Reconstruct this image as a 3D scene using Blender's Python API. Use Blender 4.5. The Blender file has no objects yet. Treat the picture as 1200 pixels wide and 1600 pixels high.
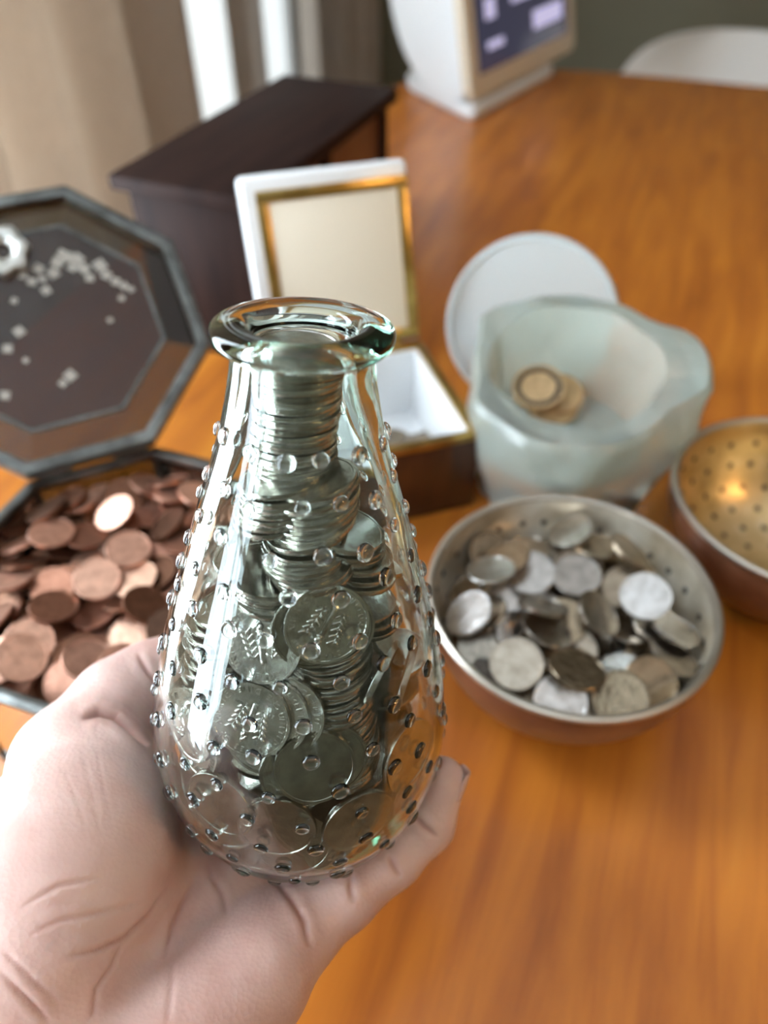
import bpy, bmesh, math, random
import numpy as np
from mathutils import Vector, Matrix

# ------------------------------------------------------------------ camera, world, lights, exposure
SC = bpy.context.scene
COL = SC.collection
H = 0.30                      # camera height above the table top (table top is z = 0)
PITCH = math.radians(44.0)
CP, SP = math.cos(PITCH), math.sin(PITCH)
F = 1200.0                    # focal length in pixels of the 1200 x 1600 frame

cam_d = bpy.data.cameras.new('camera')
cam = bpy.data.objects.new('camera', cam_d)
COL.objects.link(cam)
SC.camera = cam
cam.location = (0, 0, H)
cam.rotation_euler = (math.pi / 2 - PITCH, 0, 0)
cam_d.sensor_fit = 'VERTICAL'
cam_d.sensor_height = 34.6
cam_d.sensor_width = 25.95
cam_d.lens = 34.6 * F / 1600.0
cam_d.clip_start = 0.005
cam_d.dof.use_dof = True
cam_d.dof.focus_distance = 0.173
cam_d.dof.aperture_fstop = cam_d.lens / 3.3

world = bpy.data.worlds.new('world')
SC.world = world
world.use_nodes = True
bgn = world.node_tree.nodes['Background']
bgn.inputs[0].default_value = (0.92, 0.88, 0.82, 1)
bgn.inputs[1].default_value = 0.42
WINDOW_STRENGTH = 16.0

SC.view_settings.view_transform = 'Standard'
SC.view_settings.look = 'None'
SC.view_settings.exposure = 0.12
SC.view_settings.gamma = 1.0
SC.view_settings.use_curve_mapping = False
SC.cycles.use_denoising = True
SC.cycles.use_adaptive_sampling = True
SC.cycles.adaptive_threshold = 0.02
SC.cycles.max_bounces = 12
SC.cycles.transmission_bounces = 12
SC.cycles.glossy_bounces = 6
SC.cycles.transparent_max_bounces = 8

rnd = random.Random(7)

# ------------------------------------------------------------------ pixel helpers
def ray(px, py):
    X, Y = (px - 600) / F, (800 - py) / F
    return Vector((X, CP + Y * SP, -SP + Y * CP))

def at_depth(px, py, d):
    return Vector((0, 0, H)) + ray(px, py) * d

def at_z(px, py, z):
    r = ray(px, py)
    return Vector((0, 0, H)) + r * ((z - H) / r.z)

# ------------------------------------------------------------------ materials
MATS = {}
def mat(name, color, rough=0.5, metal=0.0, **kw):
    m = bpy.data.materials.new(name)
    m.use_nodes = True
    b = m.node_tree.nodes['Principled BSDF']
    b.inputs['Base Color'].default_value = (*color, 1)
    b.inputs['Roughness'].default_value = rough
    b.inputs['Metallic'].default_value = metal
    for k, v in kw.items():
        b.inputs[k.replace('_', ' ')].default_value = v
    MATS[name] = m
    return m

def nodes(m):
    return m.node_tree.nodes, m.node_tree.links, m.node_tree.nodes['Principled BSDF']

def ramp(nt, stops):
    r = nt.nodes.new('ShaderNodeValToRGB')
    e = r.color_ramp.elements
    while len(e) < len(stops):
        e.new(0.5)
    for el, (p, c) in zip(e, stops):
        el.position = p
        el.color = (*c, 1)
    return r

def noise_color(m, scale, stops, coord='Object', detail=4.0, stretch=None, rough=0.55, distortion=0.0):
    n, l, b = nodes(m)
    tc = n.new('ShaderNodeTexCoord')
    src = tc.outputs[coord]
    if stretch:
        mp = n.new('ShaderNodeMapping')
        mp.inputs['Rotation'].default_value = (0, 0, stretch[1])
        mp.inputs['Scale'].default_value = stretch[0]
        l.new(src, mp.inputs[0]); src = mp.outputs[0]
    t = n.new('ShaderNodeTexNoise')
    t.inputs['Scale'].default_value = scale
    t.inputs['Detail'].default_value = detail
    t.inputs['Roughness'].default_value = rough
    t.inputs['Distortion'].default_value = distortion
    l.new(src, t.inputs['Vector'])
    r = ramp(m.node_tree, stops)
    l.new(t.outputs['Fac'], r.inputs[0])
    l.new(r.outputs[0], b.inputs['Base Color'])
    return t, r, src

def add_bump(m, scale, strength, dist=0.001, src=None, kind='noise', detail=3.0):
    n, l, b = nodes(m)
    if src is None:
        src = n.new('ShaderNodeTexCoord').outputs['Object']
    if kind == 'noise':
        t = n.new('ShaderNodeTexNoise'); t.inputs['Detail'].default_value = detail
        out = t.outputs['Fac']
    else:
        t = n.new('ShaderNodeTexVoronoi'); out = t.outputs['Distance']
    t.inputs['Scale'].default_value = scale
    l.new(src, t.inputs['Vector'])
    bp = n.new('ShaderNodeBump')
    bp.inputs['Strength'].default_value = strength
    bp.inputs['Distance'].default_value = dist
    l.new(out, bp.inputs['Height'])
    if b.inputs['Normal'].is_linked:
        l.new(b.inputs['Normal'].links[0].from_socket, bp.inputs['Normal'])
    l.new(bp.outputs[0], b.inputs['Normal'])
    return bp

# table wood: warm orange varnished, grain along the table's length
GRAIN = math.radians(20.5)
wood = mat('table_wood', (0.4, 0.13, 0.03), 0.34, Coat_Weight=0.12, Coat_Roughness=0.12, Specular_IOR_Level=0.32)
_t, _r, _s = noise_color(wood, 7.0, [(0.28, (0.33, 0.094, 0.014)), (0.45, (0.46, 0.140, 0.018)),
                                     (0.6, (0.56, 0.185, 0.022)), (0.8, (0.66, 0.245, 0.034))],
                         detail=6.0, stretch=((9.0, 1.0, 1.0), GRAIN), distortion=0.6)
add_bump(wood, 60, 0.05, 0.001, src=_s)

dark_wood = mat('dark_wood', (0.022, 0.011, 0.009), 0.6, Specular_IOR_Level=0.10)
noise_color(dark_wood, 10, [(0.3, (0.016, 0.008, 0.007)), (0.7, (0.034, 0.016, 0.012))], stretch=((8, 1, 1), GRAIN))
mid_wood = mat('panel_wood', (0.20, 0.085, 0.035), 0.4)
noise_color(mid_wood, 14, [(0.3, (0.15, 0.06, 0.025)), (0.7, (0.24, 0.1, 0.045))], stretch=((8, 1, 1), GRAIN))
box_wood = mat('box_wood', (0.06, 0.02, 0.009), 0.35, Coat_Weight=0.3, Coat_Roughness=0.2)
noise_color(box_wood, 22, [(0.3, (0.04, 0.013, 0.006)), (0.7, (0.085, 0.03, 0.012))], stretch=((6, 1, 1), 0.3))
white_lacquer = mat('white_lacquer', (0.86, 0.87, 0.88), 0.22, Coat_Weight=0.4)
cream_lining = mat('cream_lining', (0.86, 0.77, 0.62), 0.55)
add_bump(cream_lining, 300, 0.05, 0.0005)
gold_trim = mat('gold_trim', (0.52, 0.33, 0.09), 0.3, 1.0)
noise_color(gold_trim, 60, [(0.3, (0.36, 0.22, 0.06)), (0.7, (0.62, 0.42, 0.14))])
white_plastic = mat('white_plastic', (0.82, 0.86, 0.88), 0.4)
chair_plastic = mat('chair_plastic', (0.82, 0.80, 0.77), 0.38)
steel_leg = mat('chair_leg_wood', (0.42, 0.26, 0.13), 0.5)
pewter = mat('pewter', (0.20, 0.20, 0.19), 0.32, 0.9)
noise_color(pewter, 70, [(0.3, (0.07, 0.07, 0.065)), (0.75, (0.24, 0.25, 0.24))])
silver_orn = mat('silver_ornament', (0.62, 0.62, 0.56), 0.35, 0.8)
noise_color(silver_orn, 200, [(0.3, (0.42, 0.41, 0.36)), (0.7, (0.72, 0.72, 0.68))])
etched = mat('etched_glass', (0.50, 0.46, 0.40), 0.5, 0.0, Transmission_Weight=0.3)
wall_paint = mat('wall_paint', (0.20, 0.185, 0.125), 0.85)
noise_color(wall_paint, 3, [(0.3, (0.185, 0.172, 0.118)), (0.7, (0.215, 0.20, 0.14))])
white_paint = mat('white_paint', (0.86, 0.88, 0.89), 0.45)
curtain_cloth = mat('curtain_cloth', (0.50, 0.40, 0.31), 0.9, Subsurface_Weight=0.0)
noise_color(curtain_cloth, 250, [(0.3, (0.54, 0.46, 0.39)), (0.7, (0.62, 0.54, 0.46))], stretch=((1, 1, 0.2), 0))
add_bump(curtain_cloth, 900, 0.2, 0.0005)
n_, l_, b_ = nodes(curtain_cloth)
tr_ = n_.new('ShaderNodeBsdfTranslucent'); tr_.inputs[0].default_value = (0.50, 0.43, 0.36, 1)
ms_ = n_.new('ShaderNodeMixShader'); ms_.inputs[0].default_value = 0.30
l_.new(b_.outputs[0], ms_.inputs[1]); l_.new(tr_.outputs[0], ms_.inputs[2])
l_.new(ms_.outputs[0], n_['Material Output'].inputs['Surface'])
floor_wood = mat('floor_wood', (0.18, 0.10, 0.05), 0.45)
noise_color(floor_wood, 3, [(0.3, (0.13, 0.07, 0.035)), (0.7, (0.22, 0.13, 0.07))], stretch=((8, 1, 1), GRAIN))

def glass(name, color, rough=0.0, ior=1.5, absorb=None, density=0.0):
    m = mat(name, color, rough, 0.0, Transmission_Weight=1.0, IOR=ior)
    if absorb:
        n = m.node_tree.nodes; l = m.node_tree.links
        v = n.new('ShaderNodeVolumeAbsorption')
        v.inputs['Color'].default_value = (*absorb, 1)
        v.inputs['Density'].default_value = density
        l.new(v.outputs[0], n['Material Output'].inputs['Volume'])
    return m

bottle_glass = glass('bottle_glass', (0.985, 0.995, 0.99), 0.0, 1.48, (0.45, 0.82, 0.66), 46.0)
add_bump(bottle_glass, 55, 0.08, 0.001)
bump_glass = glass('bump_glass', (0.98, 0.995, 0.985), 0.0, 1.48)
lid_glass = glass('lid_glass', (0.055, 0.04, 0.034), 0.02, 1.5)
bevel_glass = glass('bevel_glass', (0.16, 0.15, 0.12), 0.05, 1.5)
frost = mat('frosted_glass', (0.86, 0.94, 0.86), 0.30, 0.0, Transmission_Weight=0.78, IOR=1.42, Coat_Weight=0.4, Coat_Roughness=0.15)
add_bump(frost, 42, 0.8, 0.006)
frost_disc = mat('frosted_disc', (0.80, 0.86, 0.86), 0.5, 0.0, Transmission_Weight=0.55, IOR=1.4)

def coin_mat(name, stops, rough, bump, metal=1.0, vrange=None, bscale=900):
    m = mat(name, stops[0][1], rough, metal)
    n, l, b = nodes(m)
    oi = n.new('ShaderNodeObjectInfo')
    r = ramp(m.node_tree, stops)
    l.new(oi.outputs['Color'], r.inputs[0])
    tc = n.new('ShaderNodeTexCoord')
    ad = n.new('ShaderNodeVectorMath'); ad.operation = 'ADD'
    sc = n.new('ShaderNodeVectorMath'); sc.operation = 'SCALE'
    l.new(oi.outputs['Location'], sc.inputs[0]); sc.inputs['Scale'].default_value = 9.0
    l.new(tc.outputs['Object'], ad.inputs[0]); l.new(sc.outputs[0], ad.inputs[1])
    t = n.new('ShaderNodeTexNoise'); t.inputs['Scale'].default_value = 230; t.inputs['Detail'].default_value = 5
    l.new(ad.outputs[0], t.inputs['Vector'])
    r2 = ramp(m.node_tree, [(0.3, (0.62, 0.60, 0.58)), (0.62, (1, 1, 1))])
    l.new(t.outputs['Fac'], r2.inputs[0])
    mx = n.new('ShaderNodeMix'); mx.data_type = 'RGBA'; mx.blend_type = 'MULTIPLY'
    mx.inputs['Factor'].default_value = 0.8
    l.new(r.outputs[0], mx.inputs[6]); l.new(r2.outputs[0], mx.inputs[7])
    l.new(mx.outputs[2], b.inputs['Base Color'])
    t2 = n.new('ShaderNodeTexNoise'); t2.inputs['Scale'].default_value = bscale; t2.inputs['Detail'].default_value = 2
    l.new(ad.outputs[0], t2.inputs['Vector'])
    bp = n.new('ShaderNodeBump'); bp.inputs['Strength'].default_value = bump; bp.inputs['Distance'].default_value = 0.0006
    l.new(t2.outputs['Fac'], bp.inputs['Height'])
    l.new(bp.outputs[0], b.inputs['Normal'])
    return m

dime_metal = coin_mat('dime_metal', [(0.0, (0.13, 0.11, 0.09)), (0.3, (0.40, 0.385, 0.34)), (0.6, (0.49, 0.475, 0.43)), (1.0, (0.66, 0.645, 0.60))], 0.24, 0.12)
nickel_metal = coin_mat('nickel_metal', [(0.0, (0.36, 0.28, 0.19)), (0.35, (0.45, 0.38, 0.30)), (0.7, (0.54, 0.50, 0.45)), (1.0, (0.86, 0.86, 0.86))], 0.27, 0.35, bscale=420)
penny_metal = coin_mat('penny_metal', [(0.0, (0.10, 0.055, 0.035)), (0.3, (0.24, 0.10, 0.055)), (0.55, (0.52, 0.25, 0.17)), (0.8, (0.76, 0.42, 0.30)), (1.0, (0.88, 0.56, 0.40))], 0.36, 0.3, metal=0.85, bscale=420)
brass_coin = coin_mat('brass_coin', [(0.0, (0.62, 0.40, 0.20)), (1.0, (0.70, 0.48, 0.26))], 0.38, 0.3, metal=0.8)
dark_coin = mat('dark_ring', (0.09, 0.07, 0.05), 0.45, 0.7)

bowl_inside = mat('bowl_inside', (0.6, 0.52, 0.40), 0.34, 0.45)
_t, _r, _s = noise_color(bowl_inside, 55, [(0.30, (0.36, 0.28, 0.18)), (0.5, (0.60, 0.52, 0.40)), (0.72, (0.82, 0.76, 0.66))], detail=6)
add_bump(bowl_inside, 60, 0.4, 0.002)
bowl_gold = mat('bowl_gold', (0.7, 0.5, 0.25), 0.34, 0.9)
noise_color(bowl_gold, 50, [(0.30, (0.42, 0.28, 0.12)), (0.55, (0.66, 0.48, 0.25)), (0.75, (0.78, 0.64, 0.42))], detail=6)
add_bump(bowl_gold, 60, 0.4, 0.002)
bowl_outside = mat('bowl_outside', (0.12, 0.04, 0.02), 0.3, 0.3, Coat_Weight=0.4)
noise_color(bowl_outside, 40, [(0.3, (0.10, 0.035, 0.018)), (0.7, (0.24, 0.10, 0.05))])
bowl_rim = mat('bowl_rim', (0.5, 0.45, 0.38), 0.32, 0.9)
stud_dark = mat('stud_dark', (0.035, 0.025, 0.018), 0.4, 0.3)
screen_mat = mat('screen_dark', (0.012, 0.013, 0.025), 0.15)
b_ = screen_mat.node_tree.nodes['Principled BSDF']
b_.inputs['Emission Color'].default_value = (0.10, 0.10, 0.17, 1); b_.inputs['Emission Strength'].default_value = 0.35
text_mat = mat('screen_text', (0.5, 0.5, 0.6), 0.4)
b_ = text_mat.node_tree.nodes['Principled BSDF']
b_.inputs['Emission Color'].default_value = (0.50, 0.48, 0.78, 1); b_.inputs['Emission Strength'].default_value = 0.75
bezel_mat = mat('bezel', (0.70, 0.62, 0.48), 0.45)
pane_mat = mat('window_daylight', (0.8, 0.9, 1.0), 0.1)
b_ = pane_mat.node_tree.nodes['Principled BSDF']
b_.inputs['Emission Color'].default_value = (0.76, 0.89, 1.0, 1); b_.inputs['Emission Strength'].default_value = WINDOW_STRENGTH

skin = mat('skin', (0.62, 0.36, 0.27), 0.42, Subsurface_Weight=0.25, Subsurface_Scale=0.006)
skin.node_tree.nodes['Principled BSDF'].inputs['Subsurface Radius'].default_value = (1.0, 0.35, 0.2)
_t, _r, _s = noise_color(skin, 38, [(0.28, (0.57, 0.33, 0.275)), (0.5, (0.66, 0.43, 0.37)), (0.72, (0.71, 0.50, 0.44))], detail=5)
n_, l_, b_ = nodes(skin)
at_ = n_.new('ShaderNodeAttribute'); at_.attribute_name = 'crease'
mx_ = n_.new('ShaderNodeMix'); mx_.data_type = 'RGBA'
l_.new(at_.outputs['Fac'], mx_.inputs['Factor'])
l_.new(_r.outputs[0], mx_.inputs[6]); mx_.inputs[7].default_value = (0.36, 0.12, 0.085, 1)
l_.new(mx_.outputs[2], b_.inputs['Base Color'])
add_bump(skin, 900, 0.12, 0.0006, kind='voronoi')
add_bump(skin, 160, 0.12, 0.0015)
nail_mat = mat('nail', (0.70, 0.45, 0.38), 0.25)

# ------------------------------------------------------------------ mesh helpers
def link(o, parent=None):
    COL.objects.link(o)
    if parent:
        o.parent = parent
    return o

def mesh_obj(name, verts, faces, m, parent=None, smooth=False, angle=None):
    me = bpy.data.meshes.new(name)
    me.from_pydata([tuple(v) for v in verts], [], faces)
    me.validate()
    if m:
        me.materials.append(m)
    if smooth:
        me.polygons.foreach_set('use_smooth', [True] * len(me.polygons))
        if angle:
            me.set_sharp_from_angle(angle=math.radians(angle))
    me.update()
    o = bpy.data.objects.new(name, me)
    return link(o, parent)

def bm_obj(name, bm, m, parent=None, smooth=False, angle=None):
    bmesh.ops.recalc_face_normals(bm, faces=bm.faces)
    me = bpy.data.meshes.new(name)
    bm.to_mesh(me); bm.free()
    me.materials.append(m)
    if smooth:
        me.polygons.foreach_set('use_smooth', [True] * len(me.polygons))
        if angle:
            me.set_sharp_from_angle(angle=math.radians(angle))
    return link(bpy.data.objects.new(name, me), parent)

def add_box(bm, lo, hi, bevel=0.0, seg=2, mtx=None):
    r = bmesh.ops.create_cube(bm, size=1)
    vs = r['verts']
    lo, hi = Vector(lo), Vector(hi)
    for v in vs:
        v.co = Vector(((lo[i] + hi[i]) / 2 + v.co[i] * (hi[i] - lo[i]) for i in range(3)))
    if bevel:
        es = list({e for v in vs for e in v.link_edges})
        rr = bmesh.ops.bevel(bm, geom=es, offset=bevel, segments=seg, profile=0.5, affect='EDGES')
        vs = list({v for f in rr['faces'] for v in f.verts} | {v for v in vs if v.is_valid})
    if mtx is not None:
        for v in vs:
            v.co = mtx @ v.co
    return vs

def box(name, lo, hi, m, parent=None, bevel=0.0, seg=2, mtx=None):
    bm = bmesh.new()
    add_box(bm, lo, hi, bevel, seg, mtx)
    return bm_obj(name, bm, m, parent, bool(bevel), 40 if bevel else None)

def lathe_data(prof, n):
    vs, fs, rings = [], [], []
    for r, z in prof:
        if r < 1e-7:
            rings.append([len(vs)]); vs.append((0, 0, z))
        else:
            rings.append(list(range(len(vs), len(vs) + n)))
            vs += [(r * math.cos(2 * math.pi * k / n), r * math.sin(2 * math.pi * k / n), z) for k in range(n)]
    for a, b in zip(rings, rings[1:]):
        for k in range(n):
            k2 = (k + 1) % n
            if len(a) == 1 and len(b) == 1:
                continue
            if len(a) == 1:
                fs.append((a[0], b[k2], b[k]))
            elif len(b) == 1:
                fs.append((a[k], a[k2], b[0]))
            else:
                fs.append((a[k], a[k2], b[k2], b[k]))
    return vs, fs

def lathe(name, prof, n, m, parent=None, angle=40):
    v, f = lathe_data(prof, n)
    return mesh_obj(name, v, f, m, parent, True, angle)

def spline(pts, k=5):
    out = []
    P = [Vector((*p, 0)) for p in pts]
    P = [P[0]] + P + [P[-1]]
    for i in range(1, len(P) - 2):
        p0, p1, p2, p3 = P[i - 1], P[i], P[i + 1], P[i + 2]
        for j in range(k):
            t = j / k
            q = 0.5 * ((2 * p1) + (p2 - p0) * t + (2 * p0 - 5 * p1 + 4 * p2 - p3) * t * t + (3 * p1 - p0 - 3 * p2 + p3) * t ** 3)
            out.append((max(q.x, 0), q.y))
    out.append(pts[-1])
    return out

def extrude_poly(name, poly, z0, z1, m, parent=None, bevel=0.0, seg=3, smooth=True):
    bm = bmesh.new()
    f = bm.faces.new([bm.verts.new((x, y, z0)) for x, y in poly])
    r = bmesh.ops.extrude_face_region(bm, geom=[f])
    vs = [g for g in r['geom'] if isinstance(g, bmesh.types.BMVert)]
    bmesh.ops.translate(bm, verts=vs, vec=(0, 0, z1 - z0))
    if bevel:
        es = [e for e in bm.edges if abs(e.verts[0].co.z - e.verts[1].co.z) < 1e-7]
        bmesh.ops.bevel(bm, geom=es, offset=bevel, segments=seg, profile=0.5, affect='EDGES')
    return bm_obj(name, bm, m, parent, smooth, 40)

def tube(name, pts, r, m, parent=None, n=8, closed=False):
    vs, fs = [], []
    N = len(pts)
    pts = [Vector(p) for p in pts]
    for i, p in enumerate(pts):
        a = pts[(i - 1) % N] if (closed or i) else pts[0]
        b = pts[(i + 1) % N] if (closed or i < N - 1) else pts[-1]
        t = (b - a).normalized()
        ref = Vector((0, 0, 1)) if abs(t.z) < 0.9 else Vector((1, 0, 0))
        u = t.cross(ref).normalized(); w = t.cross(u)
        rr = r[i] if isinstance(r, (list, tuple)) else r
        vs += [p + (u * math.cos(2 * math.pi * k / n) + w * math.sin(2 * math.pi * k / n)) * rr for k in range(n)]
    for i in range(N if closed else N - 1):
        j = (i + 1) % N
        for k in range(n):
            k2 = (k + 1) % n
            fs.append((i * n + k, i * n + k2, j * n + k2, j * n + k))
    if not closed:
        fs.append(tuple(range(n))[::-1]); fs.append(tuple((N - 1) * n + k for k in range(n)))
    return mesh_obj(name, vs, fs, m, parent, True, 50)

def empty(name, loc=(0, 0, 0), rz=0.0, mtx=None):
    o = bpy.data.objects.new(name, None)
    o.empty_display_size = 0.02
    COL.objects.link(o)
    if mtx is not None:
        o.matrix_world = mtx
    else:
        o.location = loc; o.rotation_euler = (0, 0, rz)
    return o

def tag(o, label, cat, group=None):
    o['label'] = label; o['category'] = cat
    if group:
        o['group'] = group
    return o

def struct(o, label=None, cat=None):
    o['kind'] = 'structure'
    if label:
        o['label'] = label
    if cat:
        o['category'] = cat
    return o

def basis(x, y, z, o):
    return Matrix(((x[0], y[0], z[0], o[0]), (x[1], y[1], z[1], o[1]), (x[2], y[2], z[2], o[2]), (0, 0, 0, 1)))

def frame_from_normal(nrm, pos, spin=0.0):
    z = Vector(nrm).normalized()
    ref = Vector((0, 0, 1)) if abs(z.z) < 0.95 else Vector((0, 1, 0))
    x = ref.cross(z).normalized(); y = z.cross(x)
    return basis(x, y, z, pos) @ Matrix.Rotation(spin, 4, 'Z')

# ------------------------------------------------------------------ the room
RD = Vector((0.35, 0.94, 0)).normalized()          # room direction along the window wall
RN = Vector((RD.y, -RD.x, 0))                      # from the window wall into the room
W0 = Vector((-0.70, 0.70, 0))
FLOOR_Z = -0.745
room = basis(RD, -RN, Vector((0, 0, 1)), W0)       # x along wall, y outwards, z up

o = box('floor', (-2.6, -3.2, FLOOR_Z - 0.05), (2.0, 0.3, FLOOR_Z), floor_wood, None)
o.matrix_world = room; struct(o, 'brown wooden floor under the dining table', 'floor')
# window wall: pieces around the window opening
WA, WB, WZ0, WZ1 = -1.9, 0.62, FLOOR_Z + 0.08, 1.35
PANES = [-1.9, -1.28, -0.66, -0.02, 0.62]
bm = bmesh.new()
add_box(bm, (-2.6, 0.0, FLOOR_Z), (2.0, 0.12, WZ0))
add_box(bm, (-2.6, 0.0, WZ1), (2.0, 0.12, 1.7))
add_box(bm, (-2.6, 0.0, WZ0), (WA, 0.12, WZ1))
add_box(bm, (WB, 0.0, WZ0), (2.0, 0.12, WZ1))
o = bm_obj('wall_left', bm, wall_paint); o.matrix_world = room
struct(o, 'painted wall holding the curtained window', 'wall')
o = box('wall_back', (2.0, -3.2, FLOOR_Z), (2.1, 0.12, 1.7), wall_paint)
o.matrix_world = room; struct(o, 'plain olive painted wall behind the white chair', 'wall')
o = box('wall_right', (-2.6, -3.3, FLOOR_Z), (2.1, -3.2, 1.7), wall_paint)
o.matrix_world = room; struct(o, 'plain olive painted wall facing the window', 'wall')
o = box('wall_front', (-2.7, -3.3, FLOOR_Z), (-2.6, 0.12, 1.7), wall_paint)
o.matrix_world = room; struct(o, 'plain olive painted wall behind the photographer', 'wall')
o = box('ceiling', (-2.7, -3.3, 1.7), (2.1, 0.12, 1.75), white_paint)
o.matrix_world = room; struct(o, 'plain white ceiling over the dining table', 'ceiling')
o = box('baseboard_back', (1.985, -3.2, FLOOR_Z), (1.999, -0.02, FLOOR_Z + 0.1), white_paint)
o.matrix_world = room; struct(o, 'white baseboard along the olive wall', 'baseboard')
win = empty('window_1', mtx=room)
struct(win, 'bright daylight window with white frame behind the beige curtains', 'window')
ZR = [WZ0, 0.30, WZ1]
for a, b in zip(PANES, PANES[1:]):
    for z0, z1 in zip(ZR, ZR[1:]):
        box('pane', (a + 0.015, 0.05, z0 + 0.02), (b - 0.015, 0.056, z1 - 0.02), pane_mat, win)
for a in PANES:
    box('mullion', (a - 0.022, 0.02, WZ0), (a + 0.022, 0.09, WZ1), white_paint, win, 0.004)
for z in ZR:
    box('rail', (WA, 0.022, z - 0.024), (WB, 0.088, z + 0.024), white_paint, win, 0.004)
box('window_sill', (WA - 0.05, -0.05, WZ0 - 0.025), (WB + 0.05, 0.09, WZ0), white_paint, win, 0.005)

glow_pane = mat('glowing_pane', (0.8, 0.85, 0.85), 0.4)  # panes set on solid wall, glow added so these white strips look bright
b_ = glow_pane.node_tree.nodes['Principled BSDF']
b_.inputs['Emission Color'].default_value = (0.85, 0.93, 0.96, 1); b_.inputs['Emission Strength'].default_value = 0.85
win2 = empty('window_2', mtx=room)
struct(win2, 'narrow window panes with a soft added glow between the beige curtains', 'window')
for a, b in ((0.72, 0.835), (0.865, 1.16), (1.19, 1.34)):
    box('pane', (a, -0.012, FLOOR_Z + 0.1), (b, -0.004, 1.40), glow_pane, win2)
for a, b in ((0.66, 0.722), (0.832, 0.868), (1.158, 1.192), (1.338, 1.38)):
    box('mullion', (a, -0.03, FLOOR_Z + 0.06), (b, 0.004, 1.44), white_paint, win2, 0.003)
box('rail', (0.66, -0.03, FLOOR_Z + 0.06), (1.38, 0.004, FLOOR_Z + 0.105), white_paint, win2, 0.003)
box('rail', (0.66, -0.03, 1.395), (1.38, 0.004, 1.44), white_paint, win2, 0.003)

def curtain(a, b, folds, amp, label, seed, flare=0.0):
    r = random.Random(seed)
    nx, nz = max(24, folds * 14), 14
    ph = r.uniform(0, 6)
    vs, fs = [], []
    for j in range(nz + 1):
        z = FLOOR_Z + 0.02 + (1.46 - FLOOR_Z - 0.02) * j / nz
        down = 1 - j / nz
        for i in range(nx + 1):
            t = i / nx
            x = a + (b - a) * t + flare * down * (t - 0.5)
            d = math.sin(t * folds * 2 * math.pi + ph) * amp * (0.8 + 0.3 * down) + 0.3 * amp * math.sin(t * folds * 5.1 + ph * 2 + z)
            vs.append((x, -0.11 - d, z))
    for j in range(nz):
        for i in range(nx):
            k = j * (nx + 1) + i
            fs.append((k, k + 1, k + nx + 2, k + nx + 1))
    o = mesh_obj('curtain', vs, fs, curtain_cloth, None, True)
    md = o.modifiers.new('thick', 'SOLIDIFY'); md.thickness = 0.003
    o.matrix_world = room
    tag(o, label, 'curtain')
    return o

curtain(-0.12, 0.74, 6, 0.035, 'wide beige curtain hanging nearest the octagonal glass box lid', 3, 0.02)
curtain(0.95, 1.075, 1, 0.022, 'narrow beige curtain strip hanging between the two bright window gaps', 5)
curtain(1.24, 1.62, 3, 0.03, 'beige curtain hanging at the end of the window beside the olive wall', 8)
curtain(-0.80, -0.36, 4, 0.035, 'unseen beige curtain added to narrow the window light near the open bright pane', 11, 0.0)  # out of view, added to narrow the opening that lights the bottle
curtain(-2.0, -1.34, 5, 0.035, 'unseen beige curtain added to narrow the window light away from the olive wall', 12, 0.0)  # added out of view, trims the window light at this end
rod = tube('curtain_rod', [(-2.0, -0.11, 1.475), (1.75, -0.11, 1.475)], 0.012, steel_leg)
rod.matrix_world = room; tag(rod, 'wooden rod carrying the beige curtains over the window', 'curtain rod')

# ------------------------------------------------------------------ dining table
TD, TN = RD, RN
def rounded_outline():
    # in table axes: u along RN (to the right), v along RD (away); bowed ends, rounded corners
    pts = []
    U, V = 0.50, 0.565
    for k in range(160):
        a = 2 * math.pi * k / 160
        c, s = math.cos(a), math.sin(a)
        e = 2 / 3.6
        pts.append((math.copysign(abs(c) ** e, c) * U, math.copysign(abs(s) ** e, s) * V + 0.03 * (1 - c * c) * (1 if s > 0 else -1)))
    return pts
table = empty('dining_table', mtx=basis(TN, TD, Vector((0, 0, 1)), Vector((-0.018, 1.157, 0)) + TN * 0.485 - TD * 0.445))
tag(table, 'orange brown varnished wooden dining table under all the coin containers', 'table')
extrude_poly('table_top', rounded_outline(), -0.028, 0.0, wood, table, 0.006, 4)
bm = bmesh.new()
for lo, hi in (((-0.36, -0.42, -0.11), (0.36, -0.395, -0.0285)), ((-0.36, 0.395, -0.11), (0.36, 0.42, -0.0285)),
               ((-0.36, -0.395, -0.11), (-0.335, 0.395, -0.0285)), ((0.335, -0.395, -0.11), (0.36, 0.395, -0.0285))):
    add_box(bm, lo, hi)
bm_obj('apron', bm, wood, table)
for sx in (-1, 1):
    for sy in (-1, 1):
        bm = bmesh.new()
        vs = add_box(bm, (-0.032, -0.032, FLOOR_Z), (0.032, 0.032, -0.0285), 0.004)
        for v in vs:
            k = 0.62 + 0.38 * (v.co.z - FLOOR_Z) / -FLOOR_Z
            v.co = Vector((sx * 0.33 + v.co.x * k, sy * 0.39 + v.co.y * k, v.co.z))
        bm_obj('leg', bm, wood, table, True, 40)

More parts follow.
